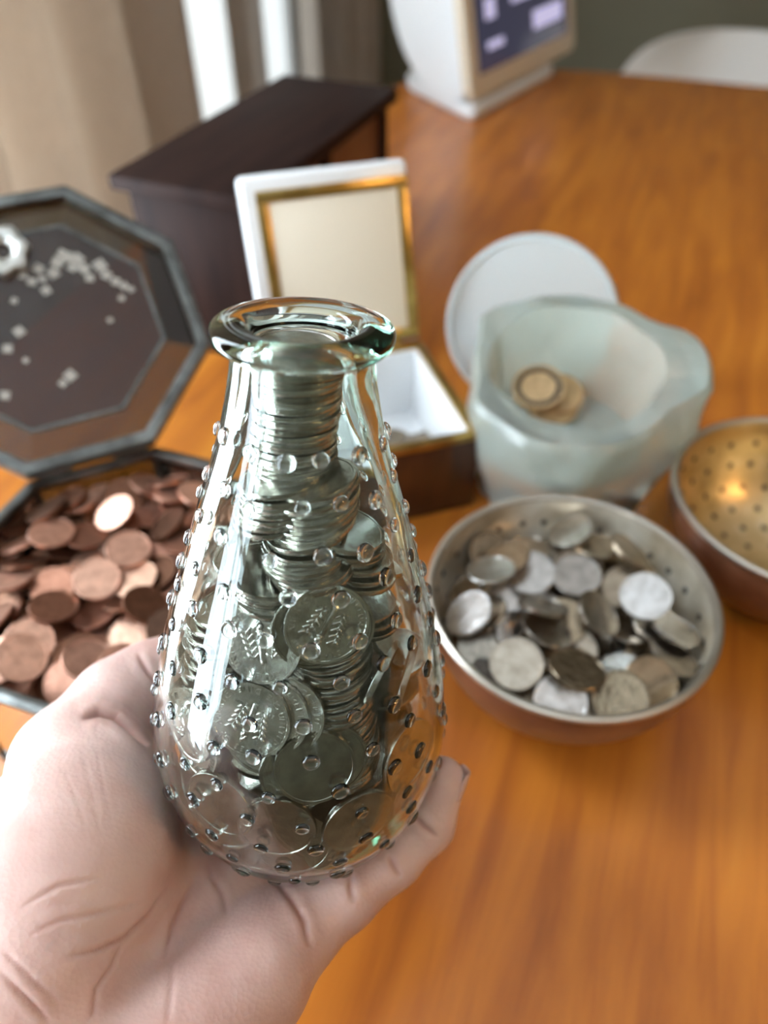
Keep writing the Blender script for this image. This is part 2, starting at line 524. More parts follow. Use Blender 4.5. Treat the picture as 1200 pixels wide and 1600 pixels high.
# ------------------------------------------------------------------ white shell chair behind the table
CH = Vector((0.595, 1.40, FLOOR_Z))
chf = Vector((-0.45, -0.89, 0)).normalized()                        # the chair faces the table
chx = Vector((-chf.y, chf.x, 0))
chair = empty('shell_chair', mtx=basis(chx, -chf, Vector((0, 0, 1)), CH))
tag(chair, 'white moulded plastic shell chair pushed up behind the table', 'chair')
def shell():
    vs, fs = [], []
    prof = [(-0.22, 0.415), (-0.20, 0.435), (-0.12, 0.44), (-0.02, 0.43), (0.08, 0.43), (0.15, 0.455), (0.185, 0.50),
            (0.205, 0.55), (0.225, 0.61), (0.24, 0.66), (0.25, 0.688), (0.256, 0.702)]
    wid = [0.17, 0.20, 0.225, 0.235, 0.24, 0.245, 0.248, 0.25, 0.245, 0.225, 0.19, 0.14]
    n = 20
    for (y, z), w in zip(prof, wid):
        for k in range(n + 1):
            t = -1 + 2 * k / n
            back = min(1, max(0, (z - 0.44) / 0.2))
            lift = 0.05 * abs(t) ** 3 * (1 - back)
            vs.append((t * w, y - back * 0.07 * abs(t) ** 2.2, z + lift - back * 0.01 * t * t))
    for j in range(len(prof) - 1):
        for k in range(n):
            a = j * (n + 1) + k
            fs.append((a, a + 1, a + n + 2, a + n + 1))
    o = mesh_obj('seat_shell', vs, fs, chair_plastic, chair, True)
    md = o.modifiers.new('s', 'SOLIDIFY'); md.thickness = 0.008
    md = o.modifiers.new('d', 'SUBSURF'); md.levels = 1; md.render_levels = 2
shell()
for sx in (-1, 1):
    for y0, y1 in ((-0.10, -0.20), (0.10, 0.21)):
        tube('leg', [(sx * 0.10, y0, 0.425), (sx * 0.21, y1, 0.0)], [0.016, 0.010], steel_leg, chair)
for y in (-0.10, 0.10):
    tube('cross_bar', [(-0.11, y, 0.405), (0.11, y, 0.405)], 0.007, pewter, chair)

# ------------------------------------------------------------------ warm floor lamp beside the photographer
glow = mat('lamp_glow', (1.0, 0.8, 0.55), 0.4)
b_ = glow.node_tree.nodes['Principled BSDF']
b_.inputs['Emission Color'].default_value = (1.0, 0.60, 0.26, 1); b_.inputs['Emission Strength'].default_value = 60.0
lamp = empty('floor_lamp', (1.05, -0.50, FLOOR_Z))
tag(lamp, 'floor lamp with a warm glowing globe on a slim dark pole', 'lamp')
lathe('base', [(0, 0), (0.13, 0), (0.13, 0.012), (0.03, 0.024), (0.012, 0.04)], 40, pewter, lamp)
tube('pole', [(0, 0, 0.03), (0, 0, 1.40)], 0.009, pewter, lamp)
lathe('globe', [(0.0, 1.39)] + [(0.07 * math.sin(math.pi * k / 16), 1.46 - 0.07 * math.cos(math.pi * k / 16)) for k in range(1, 16)] + [(0.0, 1.53)], 32, glow, lamp)

# ------------------------------------------------------------------ smart display
K = at_z(736, 192, 0)
wdir = Vector((0.56, 0.83, 0)).normalized()                         # along the front
bdir = Vector((-wdir.y, wdir.x, 0))                                 # towards its back
disp = empty('smart_display', mtx=basis(wdir, bdir, Vector((0, 0, 1)), K))
tag(disp, 'white tabletop display with a lit screen and a rounded back', 'display')
def rpoly(pts, rad, n=6):
    out = []
    N = len(pts)
    for i in range(N):
        p0, p1, p2 = Vector(pts[i - 1]), Vector(pts[i]), Vector(pts[(i + 1) % N])
        a = (p0 - p1).normalized(); b = (p2 - p1).normalized()
        rr = min(rad, (p0 - p1).length * 0.45, (p2 - p1).length * 0.45)
        s, e = p1 + a * rr, p1 + b * rr
        for k in range(n + 1):
            t = k / n
            out.append(tuple((s * (1 - t) ** 2 + p1 * 2 * t * (1 - t) + e * t * t)))
    return out
extrude_poly('base', rpoly([(0, 0), (0.235, 0), (0.19, 0.10), (0.13, 0.155), (0.07, 0.14)], 0.02), 0.0, 0.016, white_plastic, disp, 0.004)
# body: side profile (leaning front, round back) lofted across the width, narrower behind
side = [(0.012, 0.014), (0.085, 0.014), (0.135, 0.05), (0.165, 0.11), (0.165, 0.17), (0.14, 0.22), (0.09, 0.245), (0.06, 0.24)]
side = [tuple(p) for p in rpoly(side, 0.03, 4)]
vs, fs = [], []
nw = 10
for i in range(nw + 1):
    t = i / nw
    for y, z in side:
        pinch = max(0, y - 0.03) * 0.40
        x = 0.012 + pinch + (0.266 - 2 * pinch) * t
        vs.append((x, y, z))
M = len(side)
for i in range(nw):
    for k in range(M):
        fs.append((i * M + k, i * M + (k + 1) % M, (i + 1) * M + (k + 1) % M, (i + 1) * M + k))
fs.append(tuple(range(M))[::-1]); fs.append(tuple(nw * M + k for k in range(M)))
mesh_obj('body', vs, fs, white_plastic, disp, True, 35)
lean = Matrix.Translation((0, 0.006, 0.02)) @ Matrix.Rotation(-math.radians(12), 4, 'X')
bez = extrude_poly('bezel', rpoly([(0.0, 0.0), (0.29, 0.0), (0.29, 0.22), (0.0, 0.22)], 0.016), -0.006, 0.006, bezel_mat, disp, 0.002)
bez.matrix_local = lean @ Matrix.Rotation(math.pi / 2, 4, 'X')
scr = box('screen', (0.022, 0.024, 0.0055), (0.268, 0.198, 0.0068), screen_mat, bez, 0.0006)
for x, y, w, h in ((0.045, 0.165, 0.11, 0.016), (0.18, 0.168, 0.05, 0.010), (0.045, 0.075, 0.024, 0.020), (0.11, 0.082, 0.055, 0.010),
                   (0.165, 0.045, 0.085, 0.020), (0.045, 0.045, 0.04, 0.008), (0.06, 0.13, 0.06, 0.012), (0.2, 0.12, 0.03, 0.02)):
    box('screen_tile', (x, y, 0.0060), (x + w, y + h, 0.0073), text_mat, bez, 0.0004)

# ------------------------------------------------------------------ dark wooden chest by the window
BH = 0.12
ca = -0.386
sv = Vector((math.cos(ca), math.sin(ca), 0)); lv = Vector((-sv.y, sv.x, 0)); Wd, L_ = 0.094, 0.229
chest = empty('wooden_chest', mtx=basis(sv, lv, Vector((0, 0, 1)), Vector((-0.167, 0.490, 0))))
tag(chest, 'dark brown wooden chest with overhanging lid standing beside the curtains', 'chest')
box('lid', (-0.004, -0.004, BH - 0.010), (Wd + 0.004, L_ + 0.004, BH), dark_wood, chest, 0.002)
box('side_panel', (0.004, 0.003, 0.0), (Wd - 0.002, 0.013, BH - 0.0095), dark_wood, chest, 0.001)
box('side_panel', (0.004, L_ - 0.013, 0.0), (Wd - 0.002, L_ - 0.003, BH - 0.0095), dark_wood, chest, 0.001)
box('back_panel', (0.002, 0.005, 0.0), (0.010, L_ - 0.005, BH - 0.0095), dark_wood, chest, 0.001)
box('bottom_panel', (0.009, 0.010, 0.0), (Wd - 0.004, L_ - 0.010, 0.010), dark_wood, chest)
box('middle_post', (Wd - 0.014, L_ * 0.5 - 0.006, 0.009), (Wd - 0.003, L_ * 0.5 + 0.006, BH - 0.0095), dark_wood, chest, 0.001)
for a, b in ((0.0125, L_ * 0.5 - 0.0055), (L_ * 0.5 + 0.0055, L_ - 0.0125)):
    d = box('drawer_front', (Wd - 0.014, a, 0.0095), (Wd - 0.007, b, BH - 0.010), mid_wood, chest, 0.001)
    kn = lathe('knob', [(0, 0.012), (0.004, 0.0115), (0.006, 0.008), (0.004, 0.004), (0.0025, 0.0)], 16, gold_trim, d)
    kn.matrix_local = Matrix.Translation((Wd - 0.0072, (a + b) / 2, 0.055)) @ Matrix.Rotation(math.pi / 2, 4, 'Y')

# ------------------------------------------------------------------ white lined trinket box, lid open
u = Vector((0.953, 0.303, 0)).normalized(); v = Vector((-u.y, u.x, 0))
BW, BD, TBH = 0.091, 0.094, 0.052
RF = at_z(752, 676, TBH); RF.z = 0
tbox = empty('trinket_box', mtx=basis(u, v, Vector((0, 0, 1)), RF - u * BW))
tag(tbox, 'small wooden trinket box with white lining and gold trim, lid standing open', 'box')
w_ = 0.0045
bm = bmesh.new()
for lo, hi in (((0, 0, 0.002), (BW, w_, TBH - 0.003)), ((0, BD - w_, 0.002), (BW, BD, TBH - 0.003)),
               ((0, w_, 0.002), (w_, BD - w_, TBH - 0.003)), ((BW - w_, w_, 0.002), (BW, BD - w_, TBH - 0.003)),
               ((0, 0, 0), (BW, BD, 0.004))):
    add_box(bm, lo, hi, 0.0006)
bm_obj('body', bm, box_wood, tbox, True, 40)
bm = bmesh.new()
i0, i1 = w_ - 0.0002, w_ + 0.002
for lo, hi in (((i0, i0, 0.004), (BW - i0, i1, TBH - 0.002)), ((i0, BD - i1, 0.004), (BW - i0, BD - i0, TBH - 0.002)),
               ((i0, i1, 0.004), (i1, BD - i1, TBH - 0.002)), ((BW - i1, i1, 0.004), (BW - i0, BD - i1, TBH - 0.002)),
               ((i0, i0, 0.0035), (BW - i0, BD - i0, 0.006))):
    add_box(bm, lo, hi)
bm_obj('lining', bm, white_lacquer, tbox)
def frame_bm(x0, x1, y0, y1, z0, z1, t, bev=0.0006):
    bm = bmesh.new()
    for lo, hi in (((x0, y0, z0), (x1, y0 + t, z1)), ((x0, y1 - t, z0), (x1, y1, z1)),
                   ((x0, y0 + t, z0), (x0 + t, y1 - t, z1)), ((x1 - t, y0 + t, z0), (x1, y1 - t, z1))):
        add_box(bm, lo, hi, bev)
    return bm
bm_obj('gold_rim', frame_bm(-0.0006, BW + 0.0006, -0.0006, BD + 0.0006, TBH - 0.004, TBH, 0.0052), gold_trim, tbox, True, 40)
# lid: local box hinged on the back edge
LL = 0.102
lidm = Matrix.Translation((0, BD + 0.001, TBH + 0.001)) @ Matrix.Rotation(math.radians(104), 4, 'X') 
# lid local: y from hinge (0) towards the free edge, z is the outer side's direction
lid = bm_obj('lid', (lambda bm: (add_box(bm, (-0.002, 0.0, -0.016), (BW + 0.002, LL, -0.004), 0.0035, 3), bm)[1])(bmesh.new()), white_lacquer, tbox, True, 50)
lid.matrix_local = Matrix.Translation((0, BD + 0.002, TBH - 0.002)) @ Matrix.Rotation(math.radians(72), 4, 'X') @ Matrix.Translation((0, 0, 0.0))
bm_obj('gold_frame', frame_bm(0.006, BW - 0.002 + 0.003, 0.003, LL - 0.008, -0.005, -0.0022, 0.0065), gold_trim, lid, True, 40)
box('lid_lining', (0.0105, 0.008, -0.0045), (BW - 0.004, LL - 0.0135, -0.0030), cream_lining, lid, 0.0005)
for x in (0.02, BW - 0.02):
    tube('hinge', [(x - 0.008, BD + 0.003, TBH - 0.001), (x + 0.008, BD + 0.003, TBH - 0.001)], 0.0026, gold_trim, tbox)

# ------------------------------------------------------------------ coin meshes
def coin_mesh(name, r, t, m, reeds=0, seg=56):
    n = reeds * 2 if reeds else seg
    vs, fs = [], []
    h = t / 2
    rim = r * 0.925
    prof = [(0, h * 0.72), (rim * 0.985, h * 0.72), (rim, h * 0.96), (r * 0.985, h), (r, h * 0.84)]
    prof = prof + [(a, -b) for a, b in prof[::-1]]
    rings = []
    for q, (pr, pz) in enumerate(prof):
        if pr == 0:
            rings.append([len(vs)]); vs.append((0, 0, pz)); continue
        rings.append(list(range(len(vs), len(vs) + n)))
        for k in range(n):
            rr = pr
            if reeds and pr == r and k % 2:
                rr = r * 0.981
            vs.append((rr * math.cos(2 * math.pi * k / n), rr * math.sin(2 * math.pi * k / n), pz))
    for a, b in zip(rings, rings[1:]):
        for k in range(n):
            k2 = (k + 1) % n
            if len(a) == 1:
                fs.append((a[0], b[k], b[k2]))
            elif len(b) == 1:
                fs.append((a[k2], a[k], b[0]))
            else:
                fs.append((a[k2], a[k], b[k], b[k2]))
    me = bpy.data.meshes.new(name)
    me.from_pydata(vs, [], fs)
    me.materials.append(m)
    me.polygons.foreach_set('use_smooth', [True] * len(me.polygons))
    me.set_sharp_from_angle(angle=math.radians(28))
    return me

DR, DT = 0.00895, 0.00135
dime_me = coin_mesh('dime', DR, DT, dime_metal, 59)
NR, NT = 0.0106, 0.00195
nickel_me = coin_mesh('nickel', NR, NT, nickel_metal)
PR, PT = 0.00953, 0.00152
penny_me = coin_mesh('penny', PR, PT, penny_metal)

SHADE = random.Random(99)
def place_coin(name, me, mtx, label, group=None, shade=None):
    o = bpy.data.objects.new(name, me)
    v_ = SHADE.random() if shade is None else shade
    o.color = (v_, v_, v_, 1)
    COL.objects.link(o)
    o.matrix_world = mtx
    tag(o, label, 'coin', group)
    return o

# heap of coins on a height field: returns list of (matrix)
def heap(cx, cy, half, base, inside, R, T, n, seed, tilt_max=0.6, res=0.0012, pick=None, tilt_noise=0.12, top=None):
    r = random.Random(seed)
    N = int(2 * half / res)
    gx = np.linspace(-half, half, N)
    GX, GY = np.meshgrid(gx, gx, indexing='ij')
    hgt = base(GX, GY)
    out = []
    for i in range(n):
        best = None
        for tr in range(30):
            x, y = pick(r) if pick else (r.uniform(-half, half), r.uniform(-half, half))
            if not inside(x, y):
                continue
            m = (GX - x) ** 2 + (GY - y) ** 2 < (R * 0.97) ** 2
            hz = hgt[m]
            if hz.size < 20:
                continue
            mean = float(np.percentile(hz, 80))
            if best is None or mean < best[0]:
                best = (mean, x, y, m)
            if tr > 4:
                break
        if best is None:
            continue
        _, x, y, m = best
        px_, py_, hz = GX[m] - x, GY[m] - y, hgt[m]
        # weighted least squares plane over the high points
        w = np.exp((hz - hz.max()) / (T * 2.2))
        A = np.stack([px_, py_, np.ones_like(px_)], 1)
        W = w[:, None]
        sol = np.linalg.lstsq(A * np.sqrt(W), hz * np.sqrt(w), rcond=None)[0]
        a, b = sol[0] + r.gauss(0, tilt_noise), sol[1] + r.gauss(0, tilt_noise)
        s = math.hypot(a, b)
        if s > tilt_max:
            a, b = a * tilt_max / s, b * tilt_max / s
        c = float((hz - a * px_ - b * py_).max())
        nrm = Vector((-a, -b, 1)).normalized()
        th = T / nrm.z
        if top is not None and c + th > top:
            continue
        new = hgt.copy()
        new[m] = np.maximum(hz, a * px_ + b * py_ + c + th)
        hgt = new
        pos = Vector((cx + x, cy + y, c + th / 2))
        out.append((frame_from_normal(nrm, pos, r.uniform(0, 6.28)), x, y, c + th, nrm.z))
    res_ = []
    for mtx, x, y, zt, nz in out:
        i_, j_ = int((x + half) / (2 * half) * (N - 1)), int((y + half) / (2 * half) * (N - 1))
        res_.append((mtx, x, y, hgt[i_, j_] > zt + T * 0.6, nz))
    return res_

# ------------------------------------------------------------------ the two lacquered bowls
def bowl(center, R, label, inside_mat, seed, hgt=0.056):
    root = empty('dotted_bowl', mtx=Matrix.Translation(center))
    tag(root, label, 'bowl')
    outer = [(0.0, 0.0), (R * 0.40, 0.0), (R * 0.46, 0.002), (R * 0.72, 0.012), (R * 0.90, 0.028), (R * 0.985, 0.043), (R, hgt - 0.001)]
    outer = spline(outer, 4)
    inner = spline([(R - 0.0025, hgt - 0.001), (R * 0.955, 0.043), (R * 0.865, 0.030), (R * 0.69, 0.0155), (R * 0.42, 0.0065), (0, 0.0045)], 4)
    lathe('shell', outer + [(R - 0.0012, hgt - 0.001)], 72, bowl_outside, root)
    lathe('inner_lining', [(R - 0.0012, hgt - 0.001)] + inner, 72, inside_mat, root)
    lathe('rim', [(R - 0.0028, hgt - 0.0016), (R - 0.0024, hgt - 0.0002), (R - 0.001, hgt + 0.0004), (R + 0.0006, hgt - 0.0004), (R + 0.0006, hgt - 0.002)], 72, bowl_rim, root)
    ip = [(a, b) for a, b in inner][::-1]
    xs = [p[0] for p in ip]; zs = [p[1] for p in ip]
    v0, f0 = lathe_data([(0, 0.0007), (0.0011, 0.0005), (0.0017, 0.0), (0.0017, -0.0006), (0, -0.0006)], 12)
    me = bpy.data.meshes.new('stud'); me.from_pydata(v0, [], f0); me.materials.append(stud_dark)
    me.polygons.foreach_set('use_smooth', [True] * len(me.polygons))
    r = random.Random(seed)
    for row, frac in enumerate((0.945, 0.87, 0.76, 0.62, 0.46, 0.28)):
        rad = R * frac
        cnt = int(2 * math.pi * rad / 0.0125)
        for k in range(cnt):
            a = 2 * math.pi * (k + 0.5 * (row % 2)) / cnt + r.uniform(-0.03, 0.03)
            z = float(np.interp(rad, xs, zs)); z2 = float(np.interp(rad + 0.001, xs, zs))
            sl = (z2 - z) / 0.001
            nrm = Vector((-sl * math.cos(a), -sl * math.sin(a), 1)).normalized()
            s = bpy.data.objects.new('stud', me); COL.objects.link(s); s.parent = root
            s.matrix_local = frame_from_normal(nrm, Vector((rad * math.cos(a), rad * math.sin(a), z)))
    return root, xs, zs

BC = at_z(893, 928, 0.055); BC.z = 0
BR = 0.0595
_, bxs, bzs = bowl(BC, BR, 'round lacquered bowl with dark dots, filled with silver nickels', bowl_inside, 1)
B2 = at_z(1262, 778, 0.055); B2.z = 0
bowl(B2, 0.061, 'empty round lacquered bowl with dark dots and gold inside', bowl_gold, 2)

def bowl_base(GX, GY):
    r = np.sqrt(GX ** 2 + GY ** 2)
    z = np.interp(r, bxs, bzs, right=0.07)
    return np.maximum(z, 0.021)
hp = heap(BC.x, BC.y, BR, bowl_base, lambda x, y: math.hypot(x, y) < BR * 0.955 - NR * 0.72, NR, NT, 84, 11, 0.75, tilt_noise=0.13, top=0.053)
for mtx, x, y, buried, nz in hp:
    v_ = SHADE.random()
    look = 'dull brown' if v_ < 0.25 else 'brownish grey' if v_ < 0.5 else 'grey' if v_ < 0.8 else 'shiny silver'
    rad_ = math.hypot(x, y)
    where = ('in the middle of the heap' if rad_ < 0.02 else 'by the rim facing the empty bowl' if x > abs(y) else
             'by the rim facing the frosted jar' if y > abs(x) else 'by the rim facing the glass bottle' if -x > abs(y) else 'by the rim away from the jar')
    state = 'half buried' if buried else 'flat lying' if nz > 0.95 else 'tilted'
    place_coin('nickel', nickel_me, mtx, '%s %s nickel %s in the dotted bowl' % (state, look, where), 'nickels heaped in the dotted bowl', v_)

# ------------------------------------------------------------------ frosted glass jar with lid disc leaning in it
JC = Vector((0.1006, 0.334, 0))
jar = empty('frosted_jar', mtx=Matrix.Translation(JC))
tag(jar, 'chunky frosted pale green glass jar with a jagged rim', 'jar')
def jar_body():
    n = 84
    FLOOR = 0.040
    rj = random.Random(4)
    facets = [(rj.uniform(0, 6.28), rj.uniform(0.93, 1.02)) for _ in range(11)]
    def outr(a, z):
        base = 0.046 + 0.0115 * min(1, z / 0.055)
        f = 1.12
        for fa, fd in facets:
            c = math.cos(a - fa - z * 6 * math.sin(fa * 3))
            if c > 0.35:
                f = min(f, fd / c)
        return base * f * (1 + 0.015 * math.sin(5 * a + z * 90) + 0.012 * math.sin(9 * a - z * 150))
    def topz(a):
        # peak to the right, low at the front
        return 0.084 + 0.006 * math.sin(a) + 0.003 * math.cos(a - 0.3) + 0.0012 * math.cos(3 * a + 0.8) + 0.0008 * math.sin(7 * a + 1)
    rows = []
    for q in range(15):
        t = q / 14
        rows.append(lambda a, t=t: (outr(a, 0.001 + t * (topz(a) - 0.001)) * (0.90 if t == 0 else 1.0), t * (topz(a) - 0.003)))
    rows.append(lambda a: (outr(a, topz(a)) * 0.955, topz(a)))
    rows.append(lambda a: (0.0442, topz(a) - 0.001))
    for q in range(1, 7):
        rows.append(lambda a, q=q: (0.0432 - 0.0010 * q, topz(a) - 0.001 + (FLOOR - topz(a) + 0.001) * q / 6))
    vs, fs = [], []
    for f in rows:
        for k in range(n):
            a = 2 * math.pi * k / n
            r, z = f(a)
            off = -0.003 if r < 0.0445 else 0.0
            vs.append((r * math.cos(a) + off, r * math.sin(a), z))
    for j in range(len(rows) - 1):
        for k in range(n):
            k2 = (k + 1) % n
            fs.append((j * n + k, j * n + k2, (j + 1) * n + k2, (j + 1) * n + k))
    fs.append(tuple(range(n))[::-1])
    fs.append(tuple((len(rows) - 1) * n + k for k in range(n)))
    mesh_obj('glass_body', vs, fs, frost, jar, True, 45)
jar_body()
# lid disc leaning back on the jar's rear rim
dc = at_depth(830, 505, 0.488)
dn = (Vector((0, 0, H)) - dc).normalized()
disc = empty('glass_disc', mtx=frame_from_normal(dn, dc))
tag(disc, 'round frosted glass disc propped up on its knob behind the pale green jar', 'disc')
DRr = 0.0540
lathe('disc', [(0, -0.0015), (DRr - 0.001, -0.0015), (DRr, -0.0005), (DRr, 0.0015), (DRr - 0.001, 0.0025), (0, 0.0025)], 80, frost_disc, disc)
lathe('raised_edge', [(DRr - 0.004, 0.0024), (DRr - 0.0035, 0.0036), (DRr - 0.0015, 0.0036), (DRr - 0.0008, 0.0024)], 80, frost_disc, disc)
lathe('knob', [(0, -0.0335), (0.006, -0.033), (0.010, -0.029), (0.011, -0.024), (0.008, -0.018), (0.006, -0.010), (0.009, -0.0014)], 32, frost_disc, disc)
# coins in the jar
HR, HT = 0.0145, 0.0020
big_me = coin_mesh('large_coin', HR, HT, brass_coin)
ppos = at_z(846, 611, 0.050)
for i, (dx, dy, nz, lab) in enumerate(((0.006, -0.006, 0.004, 'brown coin at the bottom of the coin pile in the frosted jar'),
                                       (0.010, 0.001, 0.0075, 'brown coin in the middle of the coin pile in the frosted jar'),
                                       (-0.002, 0.0, 0.0125, 'golden brown coin with dark ring on top of the pile in the frosted jar'))):
    p = Vector((ppos.x + dx, ppos.y + dy, 0.040 + nz))
    nrm = Vector((0.05 - 0.1 * i, -0.12 - 0.13 * i, 1))
    if i == 2:
        root = empty('large_coin', mtx=frame_from_normal(nrm, p, 0.4)); tag(root, lab, 'coin', None)
        c = bpy.data.objects.new('coin_body', big_me); link(c, root)
        lathe('dark_ring', [(0.0098, 0.00076), (0.0100, 0.00092), (0.0126, 0.00092), (0.0128, 0.00076)], 48, dark_coin, root)
    else:
        place_coin('large_coin', big_me, frame_from_normal(nrm, p, 0.4 + i), lab)

# coins lying in the trinket box
tmx = tbox.matrix_world.copy()
for i, (x, y, z, nx, ny, m_) in enumerate(((0.070, 0.035, 0.0085, 0.2, -0.1, nickel_me), (0.083, 0.052, 0.0085, -0.1, 0.25, nickel_me), (0.062, 0.058, 0.0075, 0, 0, nickel_me),
                                           (0.078, 0.022, 0.0075, 0.05, 0.05, nickel_me), (0.074, 0.046, 0.0115, 0.15, 0.2, nickel_me), (0.05, 0.03, 0.0075, 0, 0, nickel_me))):
    p = tmx @ Vector((x, y, z + 0.002))
    place_coin('nickel', m_, frame_from_normal((nx, ny, 1), p, i), 'silver nickel lying on the white lining of the trinket box', 'nickels in the white lined trinket box')

# ------------------------------------------------------------------ octagonal glass box of pennies
hx = Vector((0.90, 0.435, 0)).normalized()          # along the hinge
hy = Vector((-hx.y, hx.x, 0))                       # towards the back
AP = 0.072; SIDE = 2 * AP * math.tan(math.pi / 8)
OZ = 0.060
hr = at_z(242, 697, OZ); hr.z = 0                   # right end of the hinge
OC = hr - hx * SIDE / 2 - hy * AP
obox = empty('octagonal_glass_box', mtx=basis(hx, hy, Vector((0, 0, 1)), OC))
tag(obox, 'octagonal glass and pewter box full of pennies, its lid hinged open', 'box')
def octa(ap, z, shift=(0, 0)):
    R_ = ap / math.cos(math.pi / 8)
    return [(R_ * math.cos(math.pi / 8 + k * math.pi / 4) + shift[0], R_ * math.sin(math.pi / 8 + k * math.pi / 4) + shift[1], z) for k in range(8)]
def octa_rail(name, ap, z, w, h, m, parent, shift=(0, 0), bev=0.0008):
    a, b = octa(ap, z - h / 2, shift), octa(ap - w, z - h / 2, shift)
    a2, b2 = octa(ap, z + h / 2, shift), octa(ap - w, z + h / 2, shift)
    vs = a + b + b2 + a2
    fs = []
    for k in range(8):
        q = (k + 1) % 8
        for r0, r1 in ((0, 8), (8, 16), (16, 24), (24, 0)):
            fs.append((r0 + k, r0 + q, r1 + q, r1 + k))
    bm = bmesh.new()
    bv = [bm.verts.new(p) for p in vs]
    for f in fs:
        bm.faces.new([bv[i] for i in f])
    bmesh.ops.bevel(bm, geom=list(bm.edges), offset=bev, segments=2, profile=0.5, affect='EDGES')
    return bm_obj(name, bm, m, parent, True, 40)
octa_rail('top_rail', AP, OZ - 0.002, 0.005, 0.004, pewter, obox)
octa_rail('bottom_rail', AP, 0.003, 0.005, 0.006, pewter, obox)
oc = octa(AP - 0.0025, 0)
for k in range(8):
    p, q = Vector(oc[k]), Vector(oc[(k + 1) % 8])
    tube('corner_post', [(p.x, p.y, 0.0055), (p.x, p.y, OZ - 0.0035)], 0.0021, pewter, obox)
    d = (q - p).normalized(); nn = Vector((d.y, -d.x, 0))
    p2, q2 = p + d * 0.001, q - d * 0.001
    vs = []
    for z in (0.0055, OZ - 0.0035):
        for s in (-0.0009, 0.0009):
            vs += [tuple(p2 + nn * s + Vector((0, 0, z))), tuple(q2 + nn * s + Vector((0, 0, z)))]
    mesh_obj('side_pane', vs, [(0, 1, 5, 4), (2, 6, 7, 3), (0, 4, 6, 2), (1, 3, 7, 5), (4, 5, 7, 6), (0, 2, 3, 1)], bevel_glass, obox)
mesh_obj('floor_panel', octa(AP - 0.004, 0.002) + octa(AP - 0.004, 0.005), [tuple(range(8))[::-1], tuple(range(8, 16))] +
         [(k, (k + 1) % 8, 8 + (k + 1) % 8, 8 + k) for k in range(8)], pewter, obox)
# lid: octagon in its own plane, hinged at the back edge; local y runs from the hinge to the free edge
LEAN = math.radians(56)
lid_m = Matrix.Translation((0, AP, OZ)) @ Matrix.Rotation(math.radians(90) - LEAN, 4, 'X')
lid_root = octa_rail('lid', AP, 0.004, 0.006, 0.010, pewter, obox, (0, AP))
lid_root.matrix_local = lid_m
def octa_plate(name, ap0, ap1, z0, z1, m, parent):
    a, b, c = octa(ap0, z0, (0, AP)), octa(ap1, z1, (0, AP)), octa(ap1, z1 - 0.003, (0, AP))
    d = octa(ap0, z0 - 0.003, (0, AP))
    vs = a + b + c + d
    fs = []
    for k in range(8):
        q = (k + 1) % 8
        for r0, r1 in ((0, 8), (8, 16), (16, 24), (24, 0)):
            fs.append((r0 + k, r0 + q, r1 + q, r1 + k))
    return mesh_obj(name, vs, fs, m, parent)
octa_plate('bevelled_border', AP - 0.0055, AP - 0.021, 0.004, 0.0065, bevel_glass, lid_root)
octa_rail('inner_rail', AP - 0.020, 0.0055, 0.0018, 0.003, pewter, lid_root, (0, AP), 0.0004)
g = octa(AP - 0.0212, 0.0068, (0, AP)) + octa(AP - 0.0212, 0.0038, (0, AP))
mesh_obj('centre_pane', g, [tuple(range(8)), tuple(range(8, 16))[::-1]] + [(8 + k, 8 + (k + 1) % 8, (k + 1) % 8, k) for k in range(8)], lid_glass, lid_root)
# etched ornament on the pane: a garland of lozenges
v0 = [(0, -1, 0), (1, 0, 0), (0, 1, 0), (-1, 0, 0), (0, -1, 1), (1, 0, 1), (0, 1, 1), (-1, 0, 1)]
loz = bpy.data.meshes.new('lozenge')
loz.from_pydata([(x * 0.0029, y * 0.0029, z * 0.0005) for x, y, z in v0], [], [(0, 3, 2, 1), (4, 5, 6, 7), (0, 1, 5, 4), (1, 2, 6, 5), (2, 3, 7, 6), (3, 0, 4, 7)])
loz.materials.append(etched)
LIDW = basis(hx, hy, Vector((0, 0, 1)), OC) @ lid_m
LIDI = LIDW.inverted()
def on_lid(px, py, z=0.0068):
    o_ = LIDI @ Vector((0, 0, H)); d_ = LIDI.to_3x3() @ ray(px, py)
    return o_ + d_ * ((z - o_.z) / d_.z)
for k_, (px, py, sc_) in enumerate([(60, 420, 1.1), (50, 440, 1), (72, 454, 1), (36, 430, .9), (90, 410, 1.3), (84, 427, 1.2), (105, 402, 1.3), (121, 405, 1.3), (131, 420, 1.2), (140, 434, 1),
                      (156, 415, 1.4), (166, 430, 1.1), (181, 440, 1), (194, 447, .9), (190, 466, .7), (97, 396, 1), (30, 518, 1.1), (12, 545, 1), (110, 587, 1.2), (98, 599, .8), (8, 618, 1),
                      (172, 500, .6), (40, 563, .6), (22, 470, .7), (205, 452, .7), (66, 436, .8), (113, 418, 1.0)]):
    q = bpy.data.objects.new('lozenge', loz); link(q, lid_root)
    c_ = on_lid(px, py)
    q.matrix_local = Matrix.Translation((c_.x, c_.y, 0.0066)) @ Matrix.Rotation(0.5 * math.sin(k_ * 2.3), 4, 'Z') @ Matrix.Scale(sc_, 4)
